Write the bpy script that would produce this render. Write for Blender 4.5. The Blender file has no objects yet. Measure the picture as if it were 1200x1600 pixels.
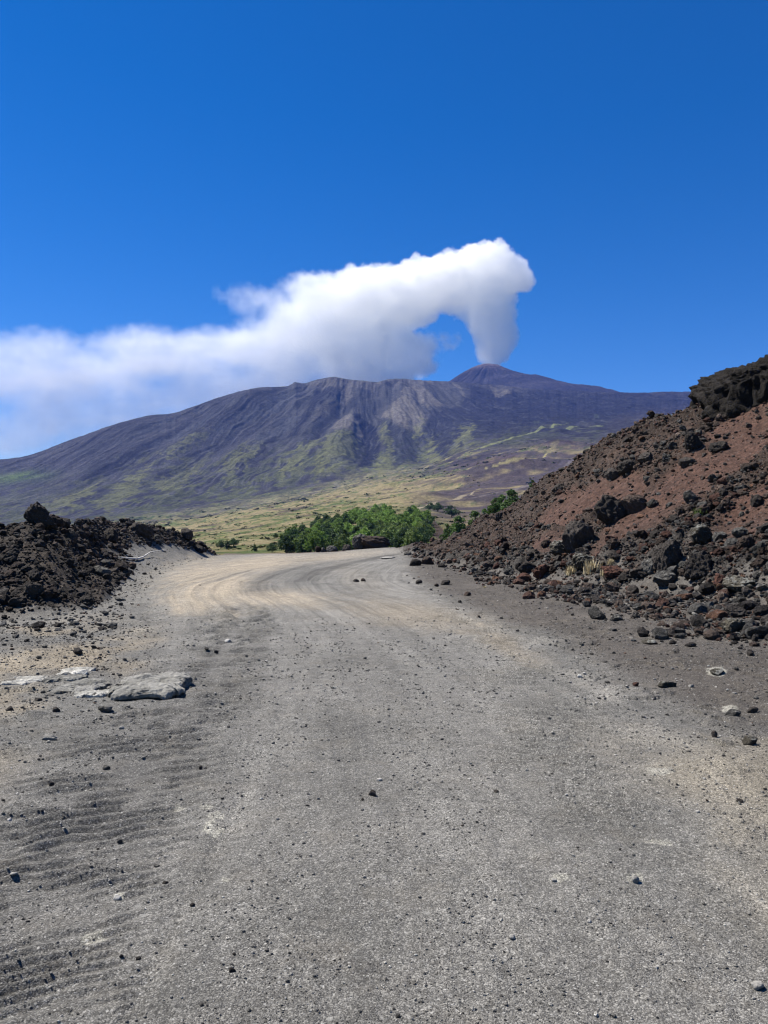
import bpy, math, random
import numpy as np
from mathutils import Vector, Matrix, Euler

# ------------------------------------------------------------------ scene, camera, light
sc = bpy.context.scene
F = 1208.0            # focal length in photo pixels (photo 1200 x 1600)
HY = 830.0            # row of the horizon in the photo
EYE = 1.6
sc.render.resolution_x, sc.render.resolution_y = 768, 1024
cam_d = bpy.data.cameras.new("camera")
cam = bpy.data.objects.new("camera", cam_d)
sc.collection.objects.link(cam)
sc.camera = cam
cam.location = (0, 0, EYE)
cam.rotation_euler = (math.radians(90), 0, 0)
cam_d.sensor_fit = 'VERTICAL'
cam_d.sensor_height = 24.0
cam_d.lens = 24.0 * F / 1600.0
cam_d.shift_y = (HY - 800.0) / 1600.0
cam_d.clip_start = 0.1
cam_d.clip_end = 100000

SUN_EL, SUN_AZ = math.radians(55), math.radians(-62)      # azimuth from +Y, negative = left
sdir = Vector((math.sin(SUN_AZ) * math.cos(SUN_EL), math.cos(SUN_AZ) * math.cos(SUN_EL), math.sin(SUN_EL)))
sun_d = bpy.data.lights.new("sun", 'SUN')
sun_d.energy = 5.0
sun_d.angle = math.radians(0.55)
sun_d.color = (1.0, 0.955, 0.88)
sun = bpy.data.objects.new("sun", sun_d)
sc.collection.objects.link(sun)
sun.rotation_euler = sdir.to_track_quat('Z', 'Y').to_euler()

world = bpy.data.worlds.new("World")
sc.world = world
world.use_nodes = True
wn, wl = world.node_tree.nodes, world.node_tree.links
wn.clear()
sky = wn.new('ShaderNodeTexSky')
sky.sky_type = 'NISHITA'
sky.sun_disc = False
sky.sun_elevation = SUN_EL
sky.sun_rotation = SUN_AZ
sky.altitude = 1900
sky.air_density = 1.0
sky.dust_density = 0.15
sky.ozone_density = 4.0
hs = wn.new('ShaderNodeHueSaturation')
hs.inputs['Hue'].default_value = 0.508
hs.inputs['Saturation'].default_value = 1.38
hs.inputs['Value'].default_value = 1.0
bg = wn.new('ShaderNodeBackground')
bg.inputs['Strength'].default_value = 0.064
wo = wn.new('ShaderNodeOutputWorld')
wl.new(sky.outputs[0], hs.inputs['Color'])
wl.new(hs.outputs[0], bg.inputs['Color'])
wl.new(bg.outputs[0], wo.inputs['Surface'])

vs = sc.view_settings
vs.view_transform = 'Standard'
vs.look = 'None'
vs.exposure = 1.0
vs.gamma = 1.0
vs.use_curve_mapping = False
cy = sc.cycles
cy.max_bounces = 96
cy.diffuse_bounces = 3
cy.glossy_bounces = 2
cy.transmission_bounces = 2
cy.volume_bounces = 96
cy.transparent_max_bounces = 8
cy.volume_step_rate = 2.0
cy.volume_max_steps = 512
cy.use_denoising = True
cy.pixel_filter_type = 'BLACKMAN_HARRIS'
cy.filter_width = 1.2
cy.use_adaptive_sampling = True
cy.adaptive_threshold = 0.015
cy.sample_clamp_indirect = 8.0

rng = np.random.default_rng(7)
random.seed(7)
COL = sc.collection.objects

# ------------------------------------------------------------------ noise
_g = rng.random(256) * 2 * math.pi
GX, GY = np.cos(_g), np.sin(_g)
PERM = rng.permutation(256).astype(np.int64)
RND = rng.random((4, 256))


def _hash(ix, iy, seed=0):
    return PERM[(PERM[(PERM[(ix + seed * 57) & 255] + iy) & 255] + (ix >> 8) * 31 + (iy >> 8) * 17 + seed) & 255]


def perlin(x, y, seed=0):
    x = np.asarray(x, float); y = np.asarray(y, float)
    ix = np.floor(x).astype(np.int64); iy = np.floor(y).astype(np.int64)
    fx, fy = x - ix, y - iy
    u = fx * fx * fx * (fx * (fx * 6 - 15) + 10)
    v = fy * fy * fy * (fy * (fy * 6 - 15) + 10)

    def g(dx, dy):
        h = _hash(ix + dx, iy + dy, seed)
        return GX[h] * (fx - dx) + GY[h] * (fy - dy)
    a = g(0, 0) * (1 - u) + g(1, 0) * u
    b = g(0, 1) * (1 - u) + g(1, 1) * u
    return (a * (1 - v) + b * v) * 1.5


def fbm(x, y, octv=4, seed=0, gain=0.5, lac=2.03):
    s = 0.0; a = 1.0; t = 0.0
    for k in range(octv):
        s = s + a * perlin(x, y, seed + k * 3)
        t += a; a *= gain
        x = x * lac + 11.3; y = y * lac - 7.9
    return s / t


def ridged(x, y, octv=4, seed=0, gain=0.5, lac=2.03):
    s = 0.0; a = 1.0; t = 0.0
    for k in range(octv):
        s = s + a * (1 - 2 * np.abs(perlin(x, y, seed + k * 3)))
        t += a; a *= gain
        x = x * lac + 5.3; y = y * lac - 3.9
    return s / t


def worley(x, y, seed=0):
    """distance to the nearest jittered point and that cell's random number"""
    ix = np.floor(x).astype(np.int64); iy = np.floor(y).astype(np.int64)
    best = np.full(np.shape(x), 9.0); rid = np.zeros(np.shape(x))
    for dx in (-1, 0, 1):
        for dy in (-1, 0, 1):
            h = _hash(ix + dx, iy + dy, seed)
            px = ix + dx + RND[0][h]; py = iy + dy + RND[1][h]
            d = (x - px) ** 2 + (y - py) ** 2
            m = d < best
            best = np.where(m, d, best); rid = np.where(m, RND[2][h], rid)
    return np.sqrt(best), rid


def sstep(a, b, x):
    t = np.clip((x - a) / (b - a), 0, 1)
    return t * t * (3 - 2 * t)


def lerp(a, b, t):
    return a + (b - a) * t


def smooth_interp(xq, xs, ys):
    """monotone-ish cubic through a table"""
    xs = np.asarray(xs, float); ys = np.asarray(ys, float)
    m = np.gradient(ys, xs)
    d = np.diff(ys) / np.diff(xs)
    for i in range(len(xs)):
        lo = d[i - 1] if i > 0 else d[0]; hi = d[i] if i < len(d) else d[-1]
        if lo * hi <= 0: m[i] = 0.0
        else: m[i] = np.sign(lo) * min(abs(m[i]), 3 * abs(lo), 3 * abs(hi))
    xq = np.clip(xq, xs[0], xs[-1])
    k = np.clip(np.searchsorted(xs, xq) - 1, 0, len(xs) - 2)
    h = xs[k + 1] - xs[k]; t = (xq - xs[k]) / h
    return ((2 * t**3 - 3 * t**2 + 1) * ys[k] + (t**3 - 2 * t**2 + t) * h * m[k]
            + (-2 * t**3 + 3 * t**2) * ys[k + 1] + (t**3 - t**2) * h * m[k + 1])


# ------------------------------------------------------------------ mesh helpers
def new_mesh(name, V, Q, mat=None, smooth=True, col=None, attrs=None, parent=None):
    V = np.asarray(V, np.float32).reshape(-1, 3); Q = np.asarray(Q, np.int32)
    me = bpy.data.meshes.new(name)
    n, k = Q.shape
    me.vertices.add(len(V)); me.vertices.foreach_set('co', V.ravel())
    me.loops.add(n * k); me.loops.foreach_set('vertex_index', Q.ravel())
    me.polygons.add(n)
    me.polygons.foreach_set('loop_start', np.arange(0, n * k, k, dtype=np.int32))
    me.polygons.foreach_set('use_smooth', np.full(n, smooth, dtype=bool))
    me.update(calc_edges=True)
    if col is not None:
        a = me.color_attributes.new('Col', 'FLOAT_COLOR', 'POINT')
        c = np.ones((len(V), 4), np.float32); c[:, :3] = col
        a.data.foreach_set('color', c.ravel())
    for nm, ar in (attrs or {}).items():
        a = me.attributes.new(nm, 'FLOAT', 'POINT')
        a.data.foreach_set('value', np.asarray(ar, np.float32).ravel())
    if mat: me.materials.append(mat)
    o = bpy.data.objects.new(name, me)
    COL.link(o)
    if parent: o.parent = parent
    return o


def tag(o, label=None, cat=None, group=None, kind=None):
    if label: o['label'] = label
    if cat: o['category'] = cat
    if group: o['group'] = group
    if kind: o['kind'] = kind
    return o


def sub_grid(name, P, mask, mat, col, attrs=None):
    """faces of grid P (rows, cols, 3) where mask (rows-1, cols-1) holds, as one mesh"""
    R, C = P.shape[:2]
    idx = np.arange(R * C).reshape(R, C)
    q = np.stack([idx[:-1, :-1], idx[:-1, 1:], idx[1:, 1:], idx[1:, :-1]], -1)[mask]
    used, inv = np.unique(q, return_inverse=True)
    inv = inv.reshape(q.shape)
    at = {k: v.reshape(-1)[used] for k, v in (attrs or {}).items()}
    return new_mesh(name, P.reshape(-1, 3)[used], inv, mat, True, col.reshape(-1, 3)[used], at)


# ------------------------------------------------------------------ node helpers
def mat_new(name):
    m = bpy.data.materials.new(name); m.use_nodes = True
    nt = m.node_tree; nt.nodes.clear()
    out = nt.nodes.new('ShaderNodeOutputMaterial')
    b = nt.nodes.new('ShaderNodeBsdfPrincipled')
    b.inputs['Roughness'].default_value = 0.92
    b.inputs['Specular IOR Level'].default_value = 0.18
    nt.links.new(b.outputs[0], out.inputs['Surface'])
    return m, nt, b, out


class NT:
    def __init__(s, nt): s.nt = nt; s.tc = nt.nodes.new('ShaderNodeTexCoord')
    def val(s, v, sock):
        if hasattr(v, 'links') or isinstance(v, bpy.types.NodeSocket): s.nt.links.new(v, sock)
        else: sock.default_value = v
    def noise(s, scale, detail=4, rough=0.6, dist=0.0, vec=None):
        n = s.nt.nodes.new('ShaderNodeTexNoise')
        n.inputs['Scale'].default_value = scale; n.inputs['Detail'].default_value = detail
        n.inputs['Roughness'].default_value = rough; n.inputs['Distortion'].default_value = dist
        s.nt.links.new(vec or s.tc.outputs['Object'], n.inputs['Vector'])
        return n.outputs['Fac']
    def voro(s, scale, feature='F1', rnd=1.0, vec=None):
        n = s.nt.nodes.new('ShaderNodeTexVoronoi'); n.feature = feature
        n.inputs['Scale'].default_value = scale; n.inputs['Randomness'].default_value = rnd
        s.nt.links.new(vec or s.tc.outputs['Object'], n.inputs['Vector'])
        return n
    def mapr(s, v, a, b, c, d, clamp=True):
        n = s.nt.nodes.new('ShaderNodeMapRange'); n.clamp = clamp
        s.val(v, n.inputs[0])
        for i, x in enumerate((a, b, c, d)): n.inputs[i + 1].default_value = x
        return n.outputs[0]
    def math(s, op, a, b=0.0):
        n = s.nt.nodes.new('ShaderNodeMath'); n.operation = op
        s.val(a, n.inputs[0]); s.val(b, n.inputs[1])
        return n.outputs[0]
    def mix(s, f, a, b, mode='MIX'):
        n = s.nt.nodes.new('ShaderNodeMix'); n.data_type = 'RGBA'; n.blend_type = mode
        s.val(f, n.inputs[0])
        for v, k in ((a, 6), (b, 7)):
            if isinstance(v, tuple): n.inputs[k].default_value = (*v, 1) if len(v) == 3 else v
            else: s.nt.links.new(v, n.inputs[k])
        return n.outputs[2]
    def grey(s, v):
        n = s.nt.nodes.new('ShaderNodeCombineColor')
        for i in range(3): s.nt.links.new(v, n.inputs[i])
        return n.outputs[0]
    def mul(s, col, v):       # colour times scalar socket
        return s.mix(1.0, col, s.grey(v), 'MULTIPLY')
    def attr(s, name, out='Color'):
        n = s.nt.nodes.new('ShaderNodeAttribute'); n.attribute_name = name
        return n.outputs[out]
    def bump(s, h, dist, strength=1.0, prev=None):
        n = s.nt.nodes.new('ShaderNodeBump'); n.inputs['Distance'].default_value = dist
        n.inputs['Strength'].default_value = strength
        s.nt.links.new(h, n.inputs['Height'])
        if prev: s.nt.links.new(prev, n.inputs['Normal'])
        return n.outputs[0]
    def objrand(s):
        n = s.nt.nodes.new('ShaderNodeObjectInfo'); return n.outputs['Random']


KA = 0.62


# gravel ground, roads and verges
def make_ground_mat():
    m, nt, b, out = mat_new('volcanic_gravel'); N = NT(nt)
    base = N.attr('Col')
    v1 = N.voro(185); r1 = nt.nodes.new('ShaderNodeSeparateColor'); nt.links.new(v1.outputs['Color'], r1.inputs[0])
    v2 = N.voro(70); r2 = nt.nodes.new('ShaderNodeSeparateColor'); nt.links.new(v2.outputs['Color'], r2.inputs[0])
    g = N.mapr(N.math('POWER', r1.outputs[0], 2.2), 0, 1, 0.66, 2.0)
    c = N.mul(base, g)
    c = N.mul(c, N.mapr(r2.outputs[1], 0, 1, 0.78, 1.24))
    c = N.mul(c, N.mapr(N.noise(7.0, 6, 0.65), 0.3, 0.7, 0.80, 1.20))
    c = N.mul(c, N.mapr(N.noise(0.9, 5, 0.6), 0.3, 0.7, 0.86, 1.14))
    # pale chips among the grains
    chip = N.math('MULTIPLY', N.math('GREATER_THAN', r2.outputs[0], 0.955), N.math('LESS_THAN', v2.outputs['Distance'], 0.36))
    c = N.mix(N.math('MULTIPLY', chip, 0.7), c, (0.36, 0.35, 0.325))
    v3 = N.voro(17); r3 = nt.nodes.new('ShaderNodeSeparateColor'); nt.links.new(v3.outputs['Color'], r3.inputs[0])
    chip3 = N.math('MULTIPLY', N.math('GREATER_THAN', r3.outputs[0], 0.972), N.math('LESS_THAN', N.math('ADD', v3.outputs['Distance'], N.mapr(N.noise(60, 3), .3, .7, -.12, .12)), 0.22))
    c = N.mix(N.math('MULTIPLY', chip3, 0.55), c, (0.27, 0.262, 0.24))
    # dust tint
    c = N.mix(N.mapr(N.noise(2.3, 6, 0.7), 0.52, 0.72, 0, 0.22), c, (0.18, 0.155, 0.12))
    nt.links.new(c, b.inputs['Base Color'])
    rough = N.attr('rough', 'Fac')
    n1 = N.bump(v1.outputs['Distance'], -0.0035, 0.8)
    n2 = N.bump(N.noise(38, 6, 0.7), 0.012, 0.7, n1)
    n3 = N.bump(N.noise(9, 6, 0.7), 0.035, 0.8, n2)
    nt.links.new(n3, b.inputs['Normal'])
    return m


def make_bank_mat():
    m, nt, b, out = mat_new('lava_rubble'); N = NT(nt)
    c = N.attr('Col')
    v = N.voro(9); r = nt.nodes.new('ShaderNodeSeparateColor'); nt.links.new(v.outputs['Color'], r.inputs[0])
    c = N.mul(c, N.mapr(r.outputs[0], 0, 1, 0.66, 1.38))
    v2 = N.voro(33); r2 = nt.nodes.new('ShaderNodeSeparateColor'); nt.links.new(v2.outputs['Color'], r2.inputs[0])
    c = N.mul(c, N.mapr(r2.outputs[0], 0, 1, 0.70, 1.35))
    c = N.mul(c, N.mapr(N.noise(3.5, 6, 0.65), 0.3, 0.7, 0.72, 1.28))
    chip = N.math('GREATER_THAN', r2.outputs[1], 0.985)
    c = N.mix(N.math('MULTIPLY', chip, 0.45), c, (0.22, 0.21, 0.19))
    nt.links.new(c, b.inputs['Base Color'])
    n1 = N.bump(N.noise(60, 5, 0.75), 0.02, 0.8)
    n2 = N.bump(v2.outputs['Distance'], -0.02, 0.8, n1)
    n3 = N.bump(N.noise(14, 8, 0.75), 0.09, 0.9, n2)
    nt.links.new(n3, b.inputs['Normal'])
    return m


def make_rock_mat(name, col, col2, pale=None, scale=1.0, bump=0.05):
    """clinkery lava: two colours, optional pale crust on upward faces (lichen and dust really lie there)"""
    m, nt, b, out = mat_new(name); N = NT(nt)
    col = tuple(KA * x for x in col); col2 = tuple(KA * x for x in col2)
    if pale: pale = tuple(KA * x for x in pale[:3]) + (pale[3],)
    rnd = N.objrand()
    va = N.attr('rv', 'Fac')
    c = N.mix(N.mapr(N.noise(3 * scale, 6, 0.7), 0.35, 0.65, 0, 1), col, col2)
    c = N.mul(c, N.mapr(N.noise(16 * scale, 6, 0.75), 0.3, 0.7, 0.55, 1.45))
    c = N.mul(c, N.mapr(N.math('FRACT', N.math('ADD', rnd, va)), 0, 1, 0.62, 1.42))
    if pale:
        geo = nt.nodes.new('ShaderNodeNewGeometry'); sp = nt.nodes.new('ShaderNodeSeparateXYZ')
        nt.links.new(geo.outputs['Normal'], sp.inputs[0])
        f = N.math('MULTIPLY', N.mapr(sp.outputs[2], 0.45, 0.85, 0, 1), N.mapr(N.noise(7 * scale, 7, 0.75), 0.47, 0.56, 0, pale[3]))
        c = N.mix(f, c, pale[:3])
    nt.links.new(c, b.inputs['Base Color'])
    v = N.voro(26 * scale)
    n1 = N.bump(N.noise(55 * scale, 6, 0.75), 0.35 * bump, 0.9)
    n2 = N.bump(v.outputs['Distance'], -0.5 * bump, 0.7, n1)
    n3 = N.bump(N.noise(8 * scale, 8, 0.7), 1.4 * bump, 0.9, n2)
    nt.links.new(n3, b.inputs['Normal'])
    return m


def make_far_mat(name, s):
    m, nt, b, out = mat_new(name); N = NT(nt)
    c = N.attr('Col')
    c = N.mul(c, N.mapr(N.noise(s, 8, 0.7), 0.3, 0.7, 0.62, 1.38))
    c = N.mul(c, N.mapr(N.noise(s * 5, 8, 0.75), 0.32, 0.68, 0.50, 1.55))
    nt.links.new(c, b.inputs['Base Color'])
    n1 = N.bump(N.noise(s * 3, 10, 0.75), 0.22 / s, 0.75)
    nt.links.new(n1, b.inputs['Normal'])
    b.inputs['Specular IOR Level'].default_value = 0.05
    return m


def make_leaf_mat(name, col, var=0.35):
    m, nt, b, out = mat_new(name); N = NT(nt)
    rv = N.attr('rv', 'Fac'); ob = N.objrand()
    c = N.mul(N.mix(0.0, col, col), N.mapr(rv, 0, 1, 1 - var, 1 + var))
    c = N.mul(c, N.mapr(ob, 0, 1, 0.72, 1.3))
    nt.links.new(c, b.inputs['Base Color'])
    b.inputs['Roughness'].default_value = 0.7
    tr = nt.nodes.new('ShaderNodeBsdfTranslucent'); nt.links.new(c, tr.inputs['Color'])
    mx = nt.nodes.new('ShaderNodeMixShader'); mx.inputs[0].default_value = 0.3
    nt.links.new(b.outputs[0], mx.inputs[1]); nt.links.new(tr.outputs[0], mx.inputs[2])
    nt.links.new(mx.outputs[0], out.inputs['Surface'])
    return m


M_ground = make_ground_mat()
M_bank = make_bank_mat()
M_far = make_far_mat('mountain_slopes', 1 / 70.0)
M_valley = make_far_mat('valley_meadow', 1 / 14.0)
M_lava = make_rock_mat('black_lava', (0.050, 0.043, 0.038), (0.088, 0.075, 0.065))
M_lava_pale = make_rock_mat('grey_lava', (0.070, 0.066, 0.060), (0.12, 0.115, 0.105), (0.30, 0.29, 0.26, 0.75))
M_brown = make_rock_mat('brown_lava', (0.105, 0.074, 0.058), (0.062, 0.047, 0.039))
M_red = make_rock_mat('red_scoria', (0.125, 0.058, 0.040), (0.070, 0.038, 0.030))
M_black = make_rock_mat('outcrop_lava', (0.016, 0.014, 0.012), (0.040, 0.033, 0.028), None, 1.0, 0.12)
M_slab = make_rock_mat('grey_basalt', (0.31, 0.30, 0.265), (0.57, 0.55, 0.50), None, 1.0, 0.03)
M_white = make_rock_mat('pale_stone', (0.50, 0.48, 0.44), (0.38, 0.36, 0.33), None, 4.0, 0.006)
M_crust = make_rock_mat('lichen_lava', (0.13, 0.115, 0.085), (0.07, 0.062, 0.05), (0.36, 0.36, 0.33, 0.9))

# ------------------------------------------------------------------ near ground (one height field, metres)
a_in = np.arange(-0.56, 0.5601, 0.00128)
outer = 0.56 + np.cumsum(0.002 * 1.07 ** np.arange(62))
A = np.concatenate([-outer[::-1], a_in, outer])
YN = np.concatenate([np.geomspace(0.7, 2.2, 40)[:-1], 2.2 * 1.0038 ** np.arange(0, 960)])
YN = YN[YN < 82]
AA, YY = np.meshgrid(A, YN)
XX = AA * YY
U = 600 + F * AA


def height_base(U, Y):
    X = (U - 600) / F * Y
    # open ground, a little uneven; brow of the hill at 52 m
    zc = smooth_interp(U, [-800, 200, 330, 450, 540, 640, 760, 2000], [0.1, 0.05, -0.03, 0.02, 0.22, 0.5, 0.6, 0.8])
    z = zc * sstep(24, 52, Y)
    over = np.maximum(Y - 53.5, 0)
    z = z - 0.012 * over ** 2
    z = z + 0.10 * fbm(X / 6, Y / 6, 2, 5) * sstep(1, 7, np.abs(X + 0.3)) + 0.03 * perlin(X / 2.1, Y / 2.1, 9)
    # verge rises a little towards the right bank
    z = z + 0.35 * sstep(2.6, 8.5, X) * sstep(30, 6, Y) * 1.0
    return z


def right_bank(U, Y):
    Yt = smooth_interp(U, [560, 620, 700, 800, 900, 1000, 1100, 1200, 1500, 2200],
                       [60, 46, 33.0, 26.0, 21.5, 18.6, 16.2, 14.4, 11, 8])
    Yc = smooth_interp(U, [560, 640, 700, 780, 860, 930, 1000, 1080, 1200, 2200],
                       [64, 50, 44, 40, 37, 35, 33, 31, 29, 22])
    yc = smooth_interp(U, [560, 640, 667, 700, 741, 773, 811, 837, 880, 944, 987, 1029, 1072, 1130, 1200, 1500, 2200],
                       [880, 869, 867, 858, 830, 817, 793, 772, 744, 698, 677, 661, 650, 638, 615, 560, 500])
    zc = EYE + (HY - yc) / F * Yc
    t = (Y - Yt) / (Yc - Yt)
    tt = np.clip(t, 0, 1)
    prof = 0.86 * tt ** 1.12 + 0.14 * tt
    z = zc * prof
    back = np.maximum(Y - Yc, 0)
    z = z - np.where(t > 1, 0.62 * back, 0)
    z = z + 0.35 * np.where(t > 1, 1 - np.exp(-back / 0.6), 0) * 0.5
    w = sstep(600, 660, U)
    return np.where(t > 0, z, 0) * w, t, w


def left_bank(U, Y):
    Yt = smooth_interp(U, [-1200, -300, 0, 100, 150, 175, 190, 210, 250, 300, 335, 360],
                       [9, 12, 14.2, 14.8, 16.0, 19.0, 22, 26, 34.0, 43.0, 49, 51.5])
    Yc = smooth_interp(U, [-1200, -300, 0, 100, 130, 160, 200, 250, 300, 335, 360],
                       [17, 20, 22.5, 24.5, 29, 37, 43, 46, 49, 51, 53])
    yc = smooth_interp(U, [-1200, -300, 0, 40, 70, 100, 130, 160, 200, 250, 285, 310, 332, 345],
                       [700, 800, 826, 815, 815, 819, 821, 817, 820, 828, 836, 851, 863, 874])
    zc = EYE + (HY - yc) / F * Yc
    t = (Y - Yt) / (Yc - Yt)
    tt = np.clip(t, 0, 1)
    ex = sstep(40, 175, U) * sstep(320, 290, U)
    z = zc * lerp(0.55 * tt ** 0.9 + 0.45 * tt ** 1.6, 0.45 * tt ** 1.25 + 0.55 * tt ** 3.2, ex)
    back = np.maximum(Y - Yc, 0)
    z = z - np.where(t > 1, 0.6 * back, 0)
    w = sstep(352, 325, U)
    return np.where(t > 0, z, 0) * w, t, w


def edge_dist(X, Y):
    """road edges by distance"""
    xl = smooth_interp(Y, [0.5, 4, 7, 10, 15, 22, 30, 40, 52, 80], [-2.0, -2.1, -2.5, -2.9, -4.3, -6.5, -8.3, -9.6, -8.5, -8])
    xr = smooth_interp(Y, [0.5, 4, 7, 10, 15, 22, 30, 40, 52, 80], [1.7, 1.9, 2.15, 2.15, 1.5, 0.9, 0.7, 0.7, 2.2, 6])
    return xl, xr


PATH = np.array([(-1.1, 0.5), (-1.2, 3), (-1.55, 6), (-2.0, 10), (-3.1, 15), (-4.6, 20), (-5.3, 26), (-4.8, 33), (-3.0, 40), (0.0, 46), (4.5, 52), (10, 57)], float)
tt_ = np.linspace(0, len(PATH) - 1, 70)
PS = np.stack([smooth_interp(tt_, np.arange(len(PATH)), PATH[:, k]) for k in (0, 1)], 1)


def path_coords(X, Y):
    best = np.full(X.shape, 1e9); sd = np.zeros(X.shape); sa = np.zeros(X.shape)
    acc = 0.0
    for i in range(len(PS) - 1):
        p, q = PS[i], PS[i + 1]; d = q - p; L = np.hypot(*d); d = d / L
        tx = (X - p[0]) * d[0] + (Y - p[1]) * d[1]
        tc = np.clip(tx, 0, L)
        ex = X - p[0] - tc * d[0]; ey = Y - p[1] - tc * d[1]
        dd = ex * ex + ey * ey; m = dd < best
        best = np.where(m, dd, best)
        sd = np.where(m, np.sqrt(dd) * np.sign(ex * d[1] - ey * d[0]), sd)
        sa = np.where(m, acc + tc, sa); acc += L
    return sa, sd


def px_of(X, Y, Z):
    return 600 + F * X / Y, HY - F * (Z - EYE) / Y


zb = height_base(U, YY)
zr, tr_, wr_ = right_bank(U, YY)
zl, tl_, wl_ = left_bank(U, YY)
# bank weights
RB = sstep(-0.04, 0.20, tr_ + 0.20 * fbm(XX / 1.3, YY / 1.3, 4, 21)) * wr_ * (YY < 80)
LB = sstep(-0.02, 0.12, tl_ + 0.07 * fbm(XX / 1.2, YY / 1.2, 3, 22)) * wl_
_fn = fbm(XX / 1.4, YY / 1.4, 3, 24)
LB = LB * np.maximum(sstep(212, 168, U + 26 * _fn), sstep(0.66, 0.80, tl_ + 0.12 * _fn))
beyond = sstep(60, 70, YY)
Z0 = zb + zr + zl
_, VV0 = px_of(XX, YY, Z0)


def blob(cu, cv, ru, rv, ang=0.0, soft=0.35, amp=0.35, seed=3, Uq=None, Vq=None):
    Uq = U if Uq is None else Uq; Vq = VV0 if Vq is None else Vq
    c, s = math.cos(math.radians(ang)), math.sin(math.radians(ang))
    du, dv = Uq - cu, Vq - cv
    x = (du * c + dv * s) / ru; y = (-du * s + dv * c) / rv
    return x * x + y * y


xl, xr = edge_dist(XX, YY)
wob = 0.35 * fbm(XX / 1.6, YY / 2.4, 3, 31)
ROAD = sstep(-0.35, 0.25, XX - xl + wob) * sstep(-0.35, 0.25, xr - XX + wob) * (1 - RB) * (1 - LB)
SA, SD = path_coords(XX, YY)

# --- relief
lump = np.zeros_like(XX); lump2 = np.zeros_like(XX)
for s, amp, sd in ((1.1, 0.30, 41), (0.5, 0.17, 43), (0.24, 0.085, 45), (0.12, 0.035, 47)):
    wx = XX + 0.25 * s * perlin(XX / s * 1.3, YY / s * 1.3, sd + 1); wy = YY + 0.25 * s * perlin(XX / s * 1.3 + 9, YY / s * 1.3, sd + 2)
    f, r = worley(wx / s, wy / s, sd)
    lump += amp * np.maximum(0, 1 - f * 1.35) ** 0.6 * (0.25 + 1.1 * r * r) - amp * 0.12
    if s < 0.3: lump2 += amp * np.maximum(0, 1 - f * 1.35) ** 0.6 * (r > 0.5)
# smooth scoria chutes on the right bank (photo: three streaks running down to the left)
smooth_m = np.zeros_like(XX)
for cu, cv, ru, rv, an in ((1125, 722, 190, 34, -33), (1010, 806, 130, 22, -34), (900, 792, 80, 26, -32), (1190, 800, 90, 40, -30), (965, 770, 60, 30, -20), (860, 850, 40, 12, -25), (1150, 665, 70, 18, -30)):
    smooth_m = np.maximum(smooth_m, np.exp(-blob(cu, cv, ru, rv, an) ** 1.3))
smooth_m = sstep(0.30, 0.66, smooth_m + 0.30 * fbm(XX / 1.1, YY / 1.1, 4, 51))
roughR = RB * (1 - 0.90 * smooth_m)
saddle = np.exp(-((U - 175) / 30) ** 4) * sstep(0.84, 0.70, tl_) * sstep(0.25, 0.45, tl_)
roughL = LB * (0.75 + 0.5 * fbm(XX / 2.5, YY / 2.5, 2, 61)) * (1 - 0.85 * saddle)
sideR = sstep(2.2, 6.5, XX) * (1 - RB)
relief = lump * (roughR * 0.95 + roughL * 0.75)
relief += RB * (0.28 * fbm(XX / 2.3, YY / 2.3, 3, 63)) * sstep(0.02, 0.2, tr_)
relief += LB * 0.22 * fbm(XX / 1.8, YY / 1.8, 3, 64)
relief += smooth_m * RB * 0.035 * ridged(XX / 0.5, YY / 0.5, 3, 66)
verge = (1 - ROAD) * (1 - RB) * (1 - LB)
relief += verge * (0.020 * fbm(XX / 0.5, YY / 0.5, 4, 67) + 0.35 * lump2 * (fbm(XX / 1.3, YY / 1.3, 3, 68) > 0.02))
relief += 0.0045 * fbm(XX / 0.11, YY / 0.11, 3, 69) * sstep(22, 10, YY)
# tread ripples left by a bulldozer: a left-hand and a right-hand band
kk = 0.72 * sstep(9.5, 4.5, YY) - 0.10
ph = np.log(np.maximum(YY - kk * (XX + 1.7), 0.5)) * 27 + 0.7 * perlin(XX * 1.3, YY * 0.9, 71) + 0.3 * perlin(XX * 4, YY * 3, 72)
cl = smooth_interp(YY, [1, 3, 4.6, 7, 10, 14, 18], [-1.45, -1.5, -1.72, -1.85, -2.15, -2.6, -3.2])
bandL = np.exp(-(((XX - cl) / (0.50 + 0.012 * YY)) ** 2) ** 1.5) * sstep(18, 14, YY) * sstep(0.25, 0.95, 0.74 + 1.2 * fbm(XX / 0.45, YY / 0.5, 3, 73))
saw = np.abs(((ph % 1.0) - 0.65) / 0.65); saw = np.where(ph % 1.0 > 0.65, ((ph % 1.0) - 0.65) / 0.35, saw)
split = 1 - 0.75 * np.exp(-((XX - cl - 0.04) / (0.05 + 0.004 * YY)) ** 2) * sstep(6, 9, YY)
relief += (0.010 + 0.0066 * YY) * bandL * split * (sstep(0, 1, saw) - 0.5)
ph2 = np.log(np.maximum(YY + 0.55 * (XX - 1.5), 0.5)) * 30 + 0.5 * perlin(XX * 1.2, YY * 1.2, 75)
cr2 = smooth_interp(YY, [1, 4, 6, 8, 11, 16], [1.0, 1.15, 1.35, 1.55, 1.6, 1.3])
bandR = np.exp(-(((XX - cr2) / (0.42 + 0.02 * YY)) ** 2) ** 1.5) * sstep(18, 13, YY) * sstep(3.2, 5, YY) * sstep(0.35, 0.8, 0.6 + 0.9 * fbm(XX / 0.8, YY / 1.2, 3, 77))
relief += (0.008 + 0.0030 * YY) * bandR * np.sin(2 * np.pi * ph2)
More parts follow.
